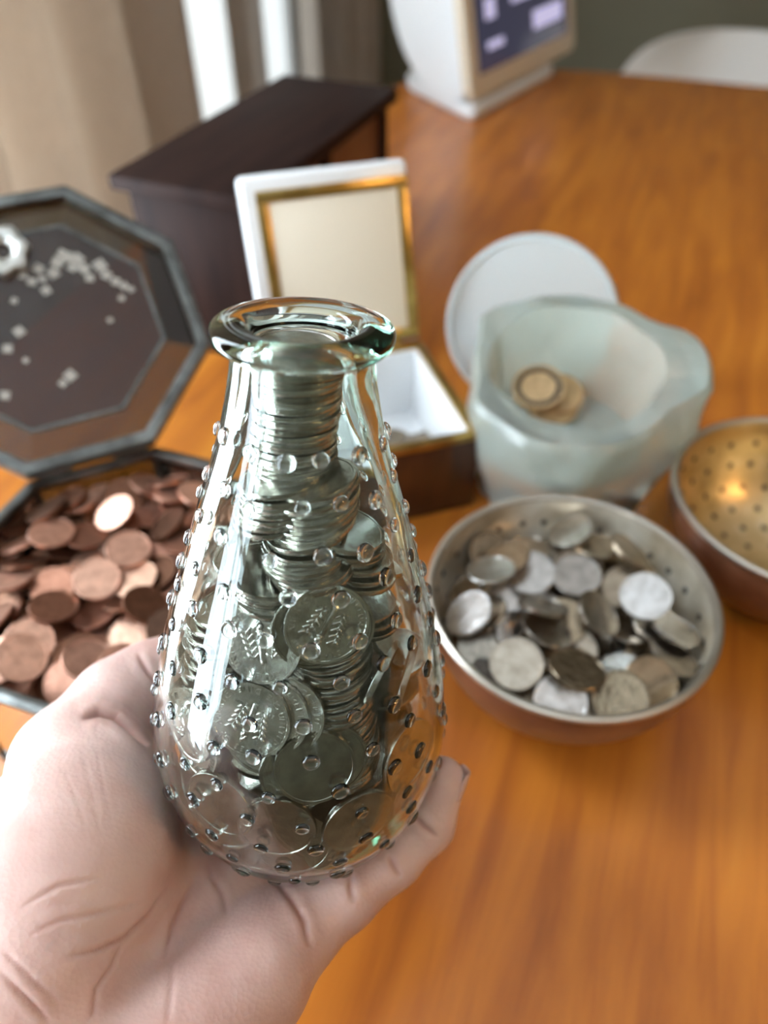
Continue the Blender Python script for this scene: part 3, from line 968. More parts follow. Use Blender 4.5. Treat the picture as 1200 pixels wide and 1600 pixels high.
# clasp ornament on the free edge
cl = lathe('clasp', [(0.0032, 0.0), (0.0045, 0.0016), (0.0075, 0.0022), (0.0098, 0.0016), (0.0105, 0.0), (0.0075, -0.001), (0.0032, 0.0)], 28, silver_orn, lid_root)
for i_, vtx in enumerate(cl.data.vertices):
    a = math.atan2(vtx.co.y, vtx.co.x); rr = math.hypot(vtx.co.x, vtx.co.y)
    if rr > 0.007:
        k = 1 + 0.1 * math.cos(7 * a)
        vtx.co.x *= k; vtx.co.y *= k
c_ = on_lid(4, 392, 0.0085)
cl.matrix_local = Matrix.Translation((c_.x, c_.y, 0.0085)) @ Matrix.Diagonal((1.15, 1.3, 1.6, 1)) 
for x in (-0.018, 0.018):
    tube('hinge', [(x - 0.008, AP + 0.001, OZ + 0.001), (x + 0.008, AP + 0.001, OZ + 0.001)], 0.003, pewter, obox)
# pennies
ci, si = hx.x, hx.y
def penny_in(x, y):
    lx, ly = x * ci + y * si, -x * si + y * ci
    m_ = AP - 0.006 - PR * 0.9
    return max(abs(lx), abs(ly), (abs(lx) + abs(ly)) / math.sqrt(2)) < m_
def penny_base(GX, GY):
    lx, ly = GX * ci + GY * si, -GX * si + GY * ci
    return 0.014 + 0.010 * np.cos(lx * 18) + 0.05 * (ly + 0.07) * 0.6
hp = heap(OC.x, OC.y, AP + 0.006, penny_base, penny_in, PR, PT, 225, 5, 0.62, tilt_noise=0.14, top=0.060)
for mtx, x, y, buried, nz in hp:
    v_ = SHADE.random() ** 0.8
    look = 'dark brown' if v_ < 0.3 else 'reddish brown' if v_ < 0.55 else 'copper' if v_ < 0.8 else 'bright pink'
    lx, ly = x * ci + y * si, -x * si + y * ci
    where = ('below the open lid' if ly > 0.028 else 'by the panes near the thumb' if ly < -0.028 else
             'behind the glass bottle' if lx > 0.028 else 'away from the bottle' if lx < -0.028 else 'in the middle of the heap')
    state = 'half buried' if buried else 'flat lying' if nz > 0.95 else 'tilted'
    place_coin('penny', penny_me, mtx, '%s %s penny %s in the octagonal box' % (state, look, where), 'pennies heaped in the octagonal box', v_)

# ------------------------------------------------------------------ the glass bottle
BT = at_depth(474, 490, 0.150)
BB = at_depth(471, 1252, 0.2257)
bz = (BT - BB); BHGT = bz.length; bz.normalize()
bx = Vector((1, 0, 0)); bx = (bx - bz * bx.dot(bz)).normalized()
by = bz.cross(bx)
BM = basis(bx, by, bz, BB)
BMI = BM.inverted()
OUT = [(0.0, 0.0025), (0.017, 0.0014), (0.0195, 0.0), (0.0238, 0.0010), (0.0284, 0.0045), (0.0326, 0.0110), (0.0358, 0.0185), (0.0377, 0.0265), (0.0384, 0.034),
       (0.0377, 0.044), (0.0358, 0.056), (0.0323, 0.071), (0.0277, 0.087), (0.0236, 0.101), (0.0198, 0.113), (0.0170, 0.123), (0.0152, 0.132), (0.0147, 0.1365)]
LIP = [(0.0150, 0.1384), (0.0166, 0.1390), (0.0179, 0.1400), (0.01845, 0.1415), (0.0181, 0.1429), (0.0169, 0.1438), (0.0150, 0.1441), (0.0127, 0.1438), (0.0112, 0.1430), (0.0104, 0.1417), (0.0102, 0.140)]
INN = [(0.0104, 0.137), (0.0115, 0.130), (0.0139, 0.122), (0.0168, 0.113), (0.0208, 0.101), (0.0250, 0.087), (0.0300, 0.071), (0.0336, 0.056),
       (0.0355, 0.044), (0.0362, 0.034), (0.0355, 0.0265), (0.0337, 0.0185), (0.0305, 0.0120), (0.026, 0.0078), (0.018, 0.006), (0.0, 0.006)]
prof = spline(OUT + LIP + INN, 4)
bottle = empty('glass_bottle', mtx=BM)
tag(bottle, 'pale green hobnail glass bottle full of dimes held in the hand', 'bottle')
lathe('bottle_glass', prof, 128, bottle_glass, bottle, 60)
oz = [p[1] for p in OUT[2:]]; orr = [p[0] for p in OUT[2:]]
iz = [p[1] for p in INN[::-1]]; irr = [p[0] for p in INN[::-1]]
def rout(z): return np.interp(z, oz, orr)
def rin(z): return np.interp(z, iz, irr)
# hobnail bumps: staggered spiral rows of little glass domes
v0, f0 = lathe_data([(0, 0.00125), (0.0006, 0.00116), (0.00112, 0.00088), (0.00148, 0.00046), (0.00162, 0.0), (0.0015, -0.00012), (0, -0.00012)], 24)
bump_me = bpy.data.meshes.new('bump'); bump_me.from_pydata(v0, [], [f[::-1] for f in f0]); bump_me.materials.append(bump_glass)
bump_me.polygons.foreach_set('use_smooth', [True] * len(bump_me.polygons))
zrow = [0.0075, 0.0145, 0.0225, 0.031, 0.040, 0.049, 0.058, 0.067, 0.076, 0.085, 0.094, 0.103, 0.112, 0.121]
rb = random.Random(12)
for row, z in enumerate(zrow):
    r = float(rout(z))
    cnt = 18 if z < 0.09 else 14
    for k in range(cnt):
        a = 2 * math.pi * (k + 0.5 * (row % 2)) / cnt + row * 0.06 + rb.uniform(-0.06, 0.06)
        zz = z + rb.uniform(-0.0012, 0.0012)
        r = float(rout(zz)); sl = (float(rout(zz + 0.001)) - float(rout(zz - 0.001))) / 0.002
        nrm = Vector((math.cos(a), math.sin(a), -sl)).normalized()
        q = bpy.data.objects.new('bump', bump_me); link(q, bottle)
        q.matrix_local = frame_from_normal(nrm, Vector((r * math.cos(a), r * math.sin(a), zz)) + nrm * 0.00010) @ Matrix.Diagonal((1.12, 1.12, 0.78, 1)) @ Matrix.Scale(rb.uniform(0.92, 1.2), 4)

# ------------------------------------------------------------------ relief of a dime
def glyph_mesh(ch, size, depth):
    cu = bpy.data.curves.new('glyph', 'FONT')
    cu.body = ch; cu.size = size; cu.extrude = depth; cu.align_x = 'CENTER'; cu.resolution_u = 2
    ob = bpy.data.objects.new('glyph', cu)
    COL.objects.link(ob)
    dg = bpy.context.evaluated_depsgraph_get()
    me = bpy.data.meshes.new_from_object(ob.evaluated_get(dg))
    bpy.data.objects.remove(ob); bpy.data.curves.remove(cu)
    return me
def arc_text(bm, text, rad, size, a_mid, inward=False, spread=1.0, depth=0.00018):
    step = size * 0.80 / rad * spread
    n = len(text)
    for i, ch in enumerate(text):
        if ch == ' ':
            continue
        a = a_mid + (1 if inward else -1) * (i - (n - 1) / 2) * step
        me = glyph_mesh(ch, size, depth)
        if inward:
            M_ = Matrix.Rotation(a, 4, 'Z') @ Matrix.Translation((rad, 0, 0)) @ Matrix.Rotation(math.pi / 2, 4, 'Z')
        else:
            M_ = Matrix.Rotation(a, 4, 'Z') @ Matrix.Translation((rad, 0, 0)) @ Matrix.Rotation(-math.pi / 2, 4, 'Z')
        me.transform(M_)
        bm.from_mesh(me); bpy.data.meshes.remove(me)
def line_text(bm, text, x, y, size, depth=0.00016):
    me = glyph_mesh(text, size, depth); me.transform(Matrix.Translation((x, y, 0)))
    bm.from_mesh(me); bpy.data.meshes.remove(me)
def blob(bm, x, y, rx, ry, h, rot):
    r = bmesh.ops.create_icosphere(bm, subdivisions=2, radius=1)
    M_ = Matrix.Translation((x, y, 0)) @ Matrix.Rotation(rot, 4, 'Z') @ Matrix.Diagonal((rx, ry, h, 1))
    for vv in r['verts']:
        vv.co = M_ @ vv.co
def to_mesh(bm, name):
    me = bpy.data.meshes.new(name); bm.to_mesh(me); bm.free(); me.materials.append(dime_metal)
    me.polygons.foreach_set('use_smooth', [True] * len(me.polygons)); me.set_sharp_from_angle(angle=math.radians(40))
    return me
ZF = DT / 2 * 0.72
bm = bmesh.new()
arc_text(bm, 'UNITED STATES OF AMERICA', 0.0066, 0.0017, math.pi / 2, spread=0.93)
arc_text(bm, 'ONE DIME', 0.0079, 0.0019, -math.pi / 2, inward=True, spread=0.95)
line_text(bm, 'E PLUR  IBUS  UNUM', 0, -0.0035, 0.0010)
rev_text = to_mesh(bm, 'lettering')
bm = bmesh.new()
add_box(bm, (-0.0006, -0.0044, -0.0001), (0.0006, 0.0026, 0.00022), 0.0001)
blob(bm, 0, 0.0027, 0.0010, 0.0004, 0.0003, 0)
for k in range(5):
    blob(bm, 0.0004 * math.sin(k * 2.1), 0.0034 + 0.0004 * k, 0.0007 - 0.0001 * k, 0.0008, 0.00026, 0.5 * math.sin(k * 1.7))
for sx in (-1, 1):
    for k in range(5):
        y = -0.0030 + 0.0014 * k
        blob(bm, sx * (0.0020 + 0.0003 * k), y, 0.00016, 0.0008, 0.00014, 0)
        for s2 in (-1, 1):
            blob(bm, sx * (0.0021 + 0.0003 * k) + s2 * 0.0008, y + 0.0005, 0.00095, 0.00036, 0.0002, s2 * 0.7)
rev_rel = to_mesh(bm, 'torch_relief')
bm = bmesh.new()
arc_text(bm, 'LIBERTY', 0.0063, 0.0022, math.pi * 0.98, spread=1.05)
line_text(bm, 'IN GOD WE', -0.0042, -0.0030, 0.0009)
line_text(bm, 'TRUST', -0.0042, -0.0042, 0.0009)
obv_text = to_mesh(bm, 'lettering')
bm = bmesh.new()
blob(bm, 0.0012, 0.0016, 0.0035, 0.0042, 0.00045, -0.15)       # generic head in profile, facing left
blob(bm, -0.0016, 0.0002, 0.0016, 0.0024, 0.00040, 0.1)
blob(bm, -0.0031, 0.0004, 0.0007, 0.0005, 0.0003, 0.5)
blob(bm, -0.0022, -0.0018, 0.0012, 0.0009, 0.00036, 0.2)
blob(bm, 0.0014, -0.0036, 0.0022, 0.0032, 0.0004, 0.25)
blob(bm, 0.0017, 0.0005, 0.0005, 0.0009, 0.00062, 0.0)
for k in range(6):
    blob(bm, -0.0008 + 0.0009 * k, 0.0048 - 0.0006 * abs(k - 2), 0.0008, 0.0003, 0.0005, -0.3 - 0.1 * k)
obv_rel = to_mesh(bm, 'profile_relief')

COINS = []       # (world position, world normal) of every dime so far
def disc_pts(pos, nrm, r=DR, t=DT):
    z = Vector(nrm).normalized(); x = z.orthogonal().normalized(); y = z.cross(x)
    pts = [pos + z * s for s in (-t / 2, t / 2)]
    for rr in (0.5 * r, 0.97 * r):
        for k in range(12):
            a = math.pi * k / 6
            for s in (-t / 2, t / 2):
                pts.append(pos + (x * math.cos(a) + y * math.sin(a)) * rr + z * s)
    return pts
def clashes(pos, nrm, slack=0.0002):
    nrm = Vector(nrm).normalized()
    mine = disc_pts(pos, nrm)
    for p, q, pts in COINS:
        if (p - pos).length > 2 * DR:
            continue
        for a in mine:
            d = a - p; h = d.dot(q)
            if abs(h) < DT / 2 - slack and (d - q * h).length < DR - slack:
                return True
        for a in pts:
            d = a - pos; h = d.dot(nrm)
            if abs(h) < DT / 2 - slack and (d - nrm * h).length < DR - slack:
                return True
    return False
def in_bottle(pos, nrm, slack=0.0004):
    for p in disc_pts(pos, nrm):
        if p.z < 0.0062 or math.hypot(p.x, p.y) > float(rin(p.z)) + slack:
            return False
    return True
def dime(pos, nrm, spin, label, group=None, face=None):
    """pos, nrm in bottle axes"""
    nrm = Vector(nrm).normalized()
    m = BM @ frame_from_normal(nrm, pos, spin)
    COINS.append((Vector(pos), nrm, disc_pts(Vector(pos), nrm)))
    if face is None:
        return place_coin('dime', dime_me, m, label, group, SHADE.uniform(0.22, 0.45) if pos[2] < 0.041 or label.startswith('dark') else SHADE.uniform(0.25, 1.0))  # low and dark dimes toned down, the lower bottle's shade put into their colour
    root = empty('dime', mtx=m); tag(root, label, 'coin', group)
    cb = link(bpy.data.objects.new('coin_body', dime_me), root)
    v_ = SHADE.uniform(0.45, 1.0); cb.color = (v_, v_, v_, 1)
    for me, z in (((rev_text, ZF), (rev_rel, ZF)) if face == 'rev' else ((obv_text, ZF), (obv_rel, ZF))):
        q = bpy.data.objects.new(me.name, me); link(q, root); q.location = (0, 0, z - 0.00002); q.scale = (1, 1, 1.7); q.color = (v_, v_, v_, 1)
    return root

def lray(px, py):
    o = BMI @ Vector((0, 0, H)); d = (BMI.to_3x3() @ ray(px, py)).normalized()
    return o, d
def on_wall(px, py):
    o, d = lray(px, py)
    t = 0.08
    while t < 0.35:
        p = o + d * t
        if 0.006 < p.z < 0.14 and math.hypot(p.x, p.y) < float(rin(p.z)):
            break
        t += 0.0002
    rr = math.hypot(p.x, p.y)
    sl = (float(rin(p.z + 0.002)) - float(rin(p.z - 0.002))) / 0.004
    n = Vector((p.x / rr, p.y / rr, -sl)).normalized()
    return p, n
def fit_inside(p, n, step=0.0003):
    k = 0
    while not in_bottle(p, n, 0.0001) and k < 40:
        p = p - Vector((p.x, p.y, (p.z - 0.04) * 0.3)).normalized() * step; k += 1
    return p

def behind(front, dx, dy, back, spin, label, face):
    """a dime parallel to a front dime, slid sideways in its plane and set back behind it"""
    p, n, _ = front
    x = Vector((0, 0, 1)).cross(n).normalized(); y = n.cross(x)
    q = p + x * dx + y * dy - n * back
    dime(q, n, spin, label, None, face)
def wall_dime(px, py, spin, label, face, back=0.0, tip=(0, 0, 0), spinabs=True):
    p, n = on_wall(px, py)
    n = (n + Vector(tip)).normalized()
    p = fit_inside(p - n * (0.0007 + back), n)
    return dime(p, n, spin, label, None, face)

wall_dime(512, 976, 2.6, 'golden lit dime showing its torch side in the middle of the bottle', 'rev')
wall_dime(402, 1008, 0.3, 'dime reading ONE DIME half tucked behind its golden neighbour', 'rev', 0.0026, (-0.05, 0, 0.12))
wall_dime(387, 1130, 2.9, 'grey dime with raised torch and lettering leaning on the bottle wall', 'rev', 0.0, (0.05, 0, 0.1))
wall_dime(292, 1133, 0.3, 'pale shiny dime showing a head in profile near the thumb', 'obv', 0.0)
wall_dime(492, 1203, 0.8, 'dark dime leaning below the grey torch dime in the bottle', None, 0.0, (0, 0, 0.14))
wall_dime(432, 1296, 0.8, 'brownish dime lying low at the front of the bottle base', None, 0.0)
wall_dime(343, 1258, 0.8, 'brownish dime by the palm low in the bottle', None, 0.0)
wall_dime(562, 1285, 0.8, 'bronze tinted dime low in the bottle beside the little finger', None, 0.0)
wall_dime(640, 1180, 0.2, 'bronze tinted dime flat against the bottle wall above the little finger', None, 0.0)
# coins half hidden behind the front ones (COINS holds the front ones in the order above)
GOLD, TORCH, HEAD, DARK = COINS[0], COINS[2], COINS[3], COINS[4]
behind(TORCH, 0.0036, 0.0010, 0.00142, 0.5, 'dime just behind the grey torch dime', 'rev')
behind(TORCH, 0.0066, 0.0016, 0.00284, 1.5, 'dime second behind the grey torch dime', 'rev')
behind(TORCH, 0.0020, -0.0060, 0.00426, 2.5, 'dime third behind the grey torch dime', 'rev')
behind(HEAD, 0.0010, -0.0046, 0.00142, 0.9, 'dime half hidden under the pale shiny head dime', 'rev')
behind(DARK, 0.0030, 0.0008, 0.00142, 0.9, 'dime half hidden behind the dark leaning dime', None)
behind(DARK, -0.0030, -0.0030, 0.00284, 0.9, 'dime second behind the dark leaning dime', None)
behind(GOLD, -0.0024, -0.0012, 0.00142, 0.9, 'dime just behind the golden lit dime', None)
behind(GOLD, 0.0020, -0.0026, 0.00284, 0.9, 'dime second behind the golden lit dime', None)

ORD = ['topmost'] + ['%s down' % w for w in 'second third fourth fifth sixth seventh eighth ninth tenth eleventh twelfth thirteenth fourteenth fifteenth sixteenth seventeenth eighteenth nineteenth twentieth'.split()] + ['twenty-%s down' % w for w in 'first second third fourth fifth sixth seventh eighth ninth'.split()]
def stack(c0, c1, n, nrm, label, group, jit=0.0009, seed=1, nrm2=None):
    r = random.Random(seed)
    c0, c1 = Vector(c0), Vector(c1)
    for i in range(n):
        t = i / max(1, n - 1)
        q = Vector(nrm).normalized() if nrm2 is None else Vector(nrm).lerp(Vector(nrm2), t).normalized()
        q = (q + Vector((r.gauss(0, 0.012), r.gauss(0, 0.012), 0))).normalized()
        p = c0.lerp(c1, t) + Vector((r.uniform(-jit, jit), r.uniform(-jit, jit), 0))
        p = fit_inside(p, q)
        dime(p, q, r.uniform(0, 6), '%s, %s' % (label, ORD[i]), group)
# neck stack
stack((-0.0008, 0.0, 0.1385), (-0.0026, -0.001, 0.1000), 28, (-0.02, -0.03, 1), 'silver dime in the tall stack inside the bottle neck', 'dimes stacked in the bottle neck', 0.0005, 2, (-0.10, -0.04, 1))
def inset(px, py, back):
    p, n = on_wall(px, py)
    return p - Vector((n.x, n.y, 0)).normalized() * back
# shoulder stacks
stack(inset(392, 775, 0.0105), inset(372, 838, 0.0115), 7, (-0.15, -0.02, 1), 'dime in the small stack at the left shoulder by the bottle highlight', 'dimes at the left shoulder of the bottle', seed=3)
stack(inset(523, 780, 0.0105), inset(505, 862, 0.0105), 10, (-0.22, -0.08, 1), 'dime in the slanting stack below the bottle neck', 'dimes in the slanting stack below the neck', seed=4)
stack(inset(472, 885, 0.0108), inset(492, 928, 0.0105), 6, (-0.08, -0.1, 1), 'dime in the short stack above the golden lit dime', 'dimes above the golden lit dime', seed=5)
stack(inset(370, 925, 0.0108), inset(385, 962, 0.0108), 5, (0.10, -0.12, 1), 'dime in the short stack above the ONE DIME coin', 'dimes above the ONE DIME coin', seed=6)
stack(inset(595, 845, 0.0105), inset(618, 905, 0.0110), 6, (0.22, -0.05, 1), 'dime in the fanned stack at the right shoulder of the bottle', 'dimes at the right shoulder of the bottle', seed=7)
stack(inset(622, 960, 0.0108), inset(628, 985, 0.0108), 3, (0.12, -0.05, 1), 'dime wedged flat beside the golden lit dime', 'dimes wedged beside the golden lit dime', seed=8)
# right column of edges
stack(inset(545, 1042, 0.0108), inset(560, 1238, 0.0105), 22, (-0.18, -0.10, 1), 'dime in the tall slanting column beside the dark leaning dime', 'dimes in the slanting column', 0.0006, 9, (-0.26, -0.06, 1))
# dimes standing on edge at the right wall
for k, (px, py) in enumerate(((622, 1062), (655, 1062))):
    p, n = on_wall(px, py)
    q = Vector((n.x * 0.9 + 0.25, n.y * 0.55, -0.25 + 0.1 * k)).normalized()
    p = fit_inside(p - n * 0.004, q)
    dime(p, q, 1.0, 'dime standing on edge against the right wall of the bottle', 'dimes on edge at the bottle wall')
stack(inset(290, 960, 0.0108), inset(275, 1040, 0.0108), 7, (-0.2, 0.05, 1), 'dime in the loose stack at the left wall above the head dime', 'dimes at the left wall above the head dime', seed=13)
for k in range(16):
    zz = 0.0069 + 0.0014 * (k // 8)
    a = -math.pi / 2 + (k % 8 - 3.5) * 0.62 + 0.25 * (k // 8)
    for rr_ in (0.0172, 0.0160, 0.0145):
        p, q = Vector((rr_ * math.cos(a), rr_ * math.sin(a), zz + 0.0008)), Vector((0.06 * math.cos(a + 1), 0.05 * math.sin(a), 1))
        if not clashes(p, q, 0.0003):
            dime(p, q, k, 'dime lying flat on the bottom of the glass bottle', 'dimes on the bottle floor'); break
rt = random.Random(31)
for py in (1335, 1312, 1285, 1258, 1230, 1200, 1160, 1120):
    for px in range(285, 660, 30):
        px_ = px + rt.uniform(-10, 10)
        try:
            p0, n0 = on_wall(px_, py)
        except Exception:
            continue
        n1 = (n0 + Vector((rt.uniform(-0.25, 0.25), rt.uniform(-0.2, 0.2), rt.uniform(-0.1, 0.35)))).normalized()
        for bk in (0.0010, 0.0022, 0.0034, 0.0048, 0.0064):
            p1 = fit_inside(p0 - n0 * bk, n1)
            if in_bottle(p1, n1, 0.0003) and not clashes(p1, n1, 0.0002):
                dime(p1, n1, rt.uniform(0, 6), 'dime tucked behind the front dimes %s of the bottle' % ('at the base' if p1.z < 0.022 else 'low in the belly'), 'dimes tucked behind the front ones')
                break
# the rest of the fill: layers of tumbled dimes
rf = random.Random(21)
filled = 0
for tries in range(9000):
    if filled >= 110:
        break
    z = 0.0072 + (0.095 - 0.0072) * rf.random() ** 1.7
    R_ = max(0.0, float(rin(z)) - 0.0075)
    a = rf.uniform(0, 6.283); rr = R_ * math.sqrt(rf.random())
    p = Vector((rr * math.cos(a), rr * math.sin(a), z))
    tilt = 0.12 if rf.random() < 0.7 else 0.9
    q = Vector((rf.gauss(0, tilt), rf.gauss(0, tilt), 1)).normalized()
    if in_bottle(p, q, 0.0) and not clashes(p, q, 0.00035):
        dime(p, q, rf.uniform(0, 6), '%s dime lying loose %s %s of the bottle' % ('flat' if q.z > 0.93 else 'tilted' if q.z > 0.6 else 'upright',
             'against the wall' if rr > R_ * 0.75 else 'inside the fill', 'near the base' if z < 0.03 else 'at the belly' if z < 0.06 else 'at the shoulder'), 'loose dimes in the bottle'); filled += 1

# ------------------------------------------------------------------ the hand (bottle axes, metres): one smooth surface
def LZ(px, py, z):
    o, d = lray(px, py)
    return np.array(o + d * ((z / 1000.0 - o.z) / d.z))
def mm(*p): return np.array(p) / 1000.0
VOX = 0.00125
lo = np.array([-0.165, -0.185, -0.062]); hi = np.array([0.062, 0.074, 0.064])
dims = np.ceil((hi - lo) / VOX).astype(int)
axs = [lo[i] + VOX * np.arange(dims[i]) for i in range(3)]
def smin(a, b, k):
    h = np.clip(0.5 + 0.5 * (b - a) / k, 0, 1)
    return b * (1 - h) + a * h - k * h * (1 - h)
def cone(field, a, b, ra, rb, k, squash=None):
    m = max(ra, rb) + 3 * k + 0.006
    i0 = np.maximum(0, ((np.minimum(a, b) - m - lo) / VOX).astype(int)); i1 = np.minimum(dims, ((np.maximum(a, b) + m - lo) / VOX).astype(int) + 1)
    if (i1 <= i0).any():
        return
    X = axs[0][i0[0]:i1[0], None, None]; Y = axs[1][None, i0[1]:i1[1], None]; Z = axs[2][None, None, i0[2]:i1[2]]
    ab = b - a; L2 = max(1e-12, float(ab @ ab))
    h = np.clip(((X - a[0]) * ab[0] + (Y - a[1]) * ab[1] + (Z - a[2]) * ab[2]) / L2, 0, 1)
    dx = X - a[0] - ab[0] * h; dy = Y - a[1] - ab[1] * h; dz = Z - a[2] - ab[2] * h
    if squash:
        dz = dz * squash
    d = np.sqrt(dx * dx + dy * dy + dz * dz) - (ra + (rb - ra) * h)
    s = (slice(i0[0], i1[0]), slice(i0[1], i1[1]), slice(i0[2], i1[2]))
    field[s] = smin(field[s], d, k)
def new_field(): return np.full(dims, 0.05, dtype=np.float64)
def chain(field, pts, rad, k):
    for p, q, r0, r1 in zip(pts, pts[1:], rad, rad[1:]):
        cone(field, np.asarray(p), np.asarray(q), r0 / 1000, r1 / 1000, k)
palm = new_field()
Wth, Wpk = mm(-86, -64, -15), mm(-56, -92, -15)
cone(palm, Wth, mm(-38, 8, -14), 0.015, 0.011, 0.010)
cone(palm, (Wth * 0.6 + Wpk * 0.4), mm(-24, 0, -16), 0.014, 0.011, 0.010)
cone(palm, (Wth * 0.3 + Wpk * 0.7), mm(-11, -15, -16), 0.014, 0.011, 0.010)
cone(palm, Wpk, mm(1, -31, -13), 0.015, 0.0105, 0.010)
cone(palm, mm(-34, -76, -11), mm(-8, -46, -11), 0.019, 0.0135, 0.010)         # heel of the hand
cone(palm, mm(-150, -160, -26), mm(-72, -80, -16), 0.026, 0.022, 0.014)       # wrist and forearm
cone(palm, mm(-168, -135, -26), mm(-88, -66, -16), 0.024, 0.019, 0.014)
# ball of the thumb
cone(palm, LZ(60, 1500, 4), LZ(112, 1330, 8), 0.020, 0.0245, 0.012)
cone(palm, LZ(112, 1330, 8), LZ(150, 1235, 10), 0.0245, 0.019, 0.010)
# thumb
thumb = new_field()
chain(thumb, [LZ(112, 1300, 6), LZ(118, 1195, 10), LZ(188, 1102, 15), LZ(243, 1066, 15), LZ(305, 1040, 14), LZ(350, 1030, 14)], [20, 16.8, 13.6, 12.4, 11.5, 9], 0.006)
hand = smin(palm, thumb, 0.0035)
# index, middle, ring, little finger
for pts, rad in (([mm(-38, 8, -14), mm(-20, 47, -4), mm(-6, 52.5, 15), mm(4, 50, 33)], [11, 9.6, 8.6, 7.4]),
                 ([mm(-24, 0, -16), mm(8, 44, -8), mm(18, 49, 12), mm(22, 47, 32)], [11, 9.6, 8.8, 7.6]),
                 ([mm(-11, -15, -16), mm(24, 27, -10), mm(32, 37, 5), mm(31, 38, 22)], [11, 9.4, 8.4, 7.4])):
    f = new_field(); chain(f, pts, rad, 0.004); hand = smin(hand, f, 0.005)
pk = new_field()
PK = [mm(1, -31, -13), LZ(535, 1398, -9), LZ(612, 1336, -5), LZ(663, 1285, 0), LZ(690, 1220, 11)]
chain(pk, PK, [10.5, 9.4, 8.6, 8.4, 7.0], 0.003)
hand = smin(hand, pk, 0.006)
# press the bottle's outer wall into the flesh
Xg, Yg, Zg = axs[0][:, None, None], axs[1][None, :, None], axs[2][None, None, :]
rr = np.sqrt(Xg ** 2 + Yg ** 2)
db = np.maximum((rr - rout(np.clip(Zg, 0, 0.1))) * 0.95, -Zg)
hand = np.maximum(hand, -(db - 0.0004))

def surface_nets(f):
    s = f < 0
    nx, ny, nz = f.shape
    idx = -np.ones((nx - 1, ny - 1, nz - 1), dtype=np.int64)
    cnt = np.zeros_like(idx); acc = np.zeros((nx - 1, ny - 1, nz - 1, 3))
    def edge(a_off, axis):
        b_off = list(a_off); b_off[axis] = 1
        A = f[a_off[0]:nx - 1 + a_off[0], a_off[1]:ny - 1 + a_off[1], a_off[2]:nz - 1 + a_off[2]]
        B = f[b_off[0]:nx - 1 + b_off[0], b_off[1]:ny - 1 + b_off[1], b_off[2]:nz - 1 + b_off[2]]
        m = (A < 0) != (B < 0)
        t = A[m] / (A[m] - B[m])
        p = np.tile(np.array(a_off, float), (t.size, 1)); p[:, axis] += t
        acc[m] += p; cnt[m] += 1
    for axis in range(3):
        o1, o2 = [q for q in range(3) if q != axis]
        for u_ in (0, 1):
            for v_ in (0, 1):
                a = [0, 0, 0]; a[o1] = u_; a[o2] = v_
                edge(a, axis)
    act = cnt > 0
    n = int(act.sum()); idx[act] = np.arange(n)
    ii = np.argwhere(act)
    V = (ii + acc[act] / cnt[act][:, None]) * VOX + lo
    Q = []
    for axis in range(3):
        o1, o2 = [q for q in range(3) if q != axis]
        sl = [slice(1, -1)] * 3; sl[axis] = slice(0, f.shape[axis] - 1)
        A = s[tuple(sl)]
        sl2 = list(sl); sl2[axis] = slice(1, f.shape[axis])
        B = s[tuple(sl2)]
        for inside, flip in ((A & ~B, False), (~A & B, True)):
            c = np.argwhere(inside)
            c[:, o1] += 1; c[:, o2] += 1
            def cell(d1, d2):
                e = c.copy(); e[:, o1] += d1; e[:, o2] += d2
                return idx[e[:, 0], e[:, 1], e[:, 2]]
            q = np.stack([cell(-1, -1), cell(0, -1), cell(0, 0), cell(-1, 0)], 1)
            if flip != (axis == 1):
                q = q[:, ::-1]
            Q.append(q)
    return V, np.concatenate(Q)
HV, HQ = surface_nets(hand)
# keep the largest island only by construction; relax once, then carve the creases
def relax(V, Q, it, lam):
    for _ in range(it):
        acc = np.zeros_like(V); c = np.zeros(len(V))
        for a, b in ((0, 1), (1, 2), (2, 3), (3, 0)):
            np.add.at(acc, Q[:, a], V[Q[:, b]]); np.add.at(c, Q[:, a], 1)
            np.add.at(acc, Q[:, b], V[Q[:, a]]); np.add.at(c, Q[:, b], 1)
        V = V + lam * (acc / c[:, None] - V)
    return V
HV = relax(HV, HQ, 3, 0.5)
me = bpy.data.meshes.new('hand')
me.from_pydata(HV.tolist(), [], HQ.tolist()); me.validate(); me.update()
bm = bmesh.new(); bm.from_mesh(me)
bmesh.ops.subdivide_edges(bm, edges=list(bm.edges), cuts=1, use_grid_fill=True, smooth=0.6)
bm.to_mesh(me); bm.free()
nv = len(me.vertices)
co = np.empty(nv * 3); me.vertices.foreach_get('co', co); co = co.reshape(-1, 3)
no = np.empty(nv * 3); me.vertices.foreach_get('normal', no); no = no.reshape(-1, 3)
BMa = np.array(BM)
wco = co @ BMa[:3, :3].T + BMa[:3, 3]; wno = no @ BMa[:3, :3].T
rel = wco - np.array([0, 0, H])
dep = rel[:, 1] * CP - rel[:, 2] * SP; upc = rel[:, 1] * SP + rel[:, 2] * CP
pxs = 600 + F * rel[:, 0] / dep; pys = 800 - F * upc / dep
facing = -(wno * rel).sum(1) / np.linalg.norm(rel, axis=1)
def seg_dist(pl):
    """distance in pixels to the polyline and a taper that fades at both ends"""
    best = np.full(nv, 1e9); par = np.zeros(nv)
    lens = [math.hypot(q[0] - p[0], q[1] - p[1]) for p, q in zip(pl, pl[1:])]
    tot = sum(lens); run = 0.0
    for (ax, ay), (bx_, by_), ln in zip(pl, pl[1:], lens):
        dx, dy = bx_ - ax, by_ - ay
        t = np.clip(((pxs - ax) * dx + (pys - ay) * dy) / (dx * dx + dy * dy), 0, 1)
        d = np.hypot(pxs - ax - dx * t, pys - ay - dy * t)
        m = d < best
        best[m] = d[m]; par[m] = ((run + ln * t) / tot)[m]
        run += ln
    return best, np.sin(np.pi * np.clip(par, 0, 1)) ** 0.6
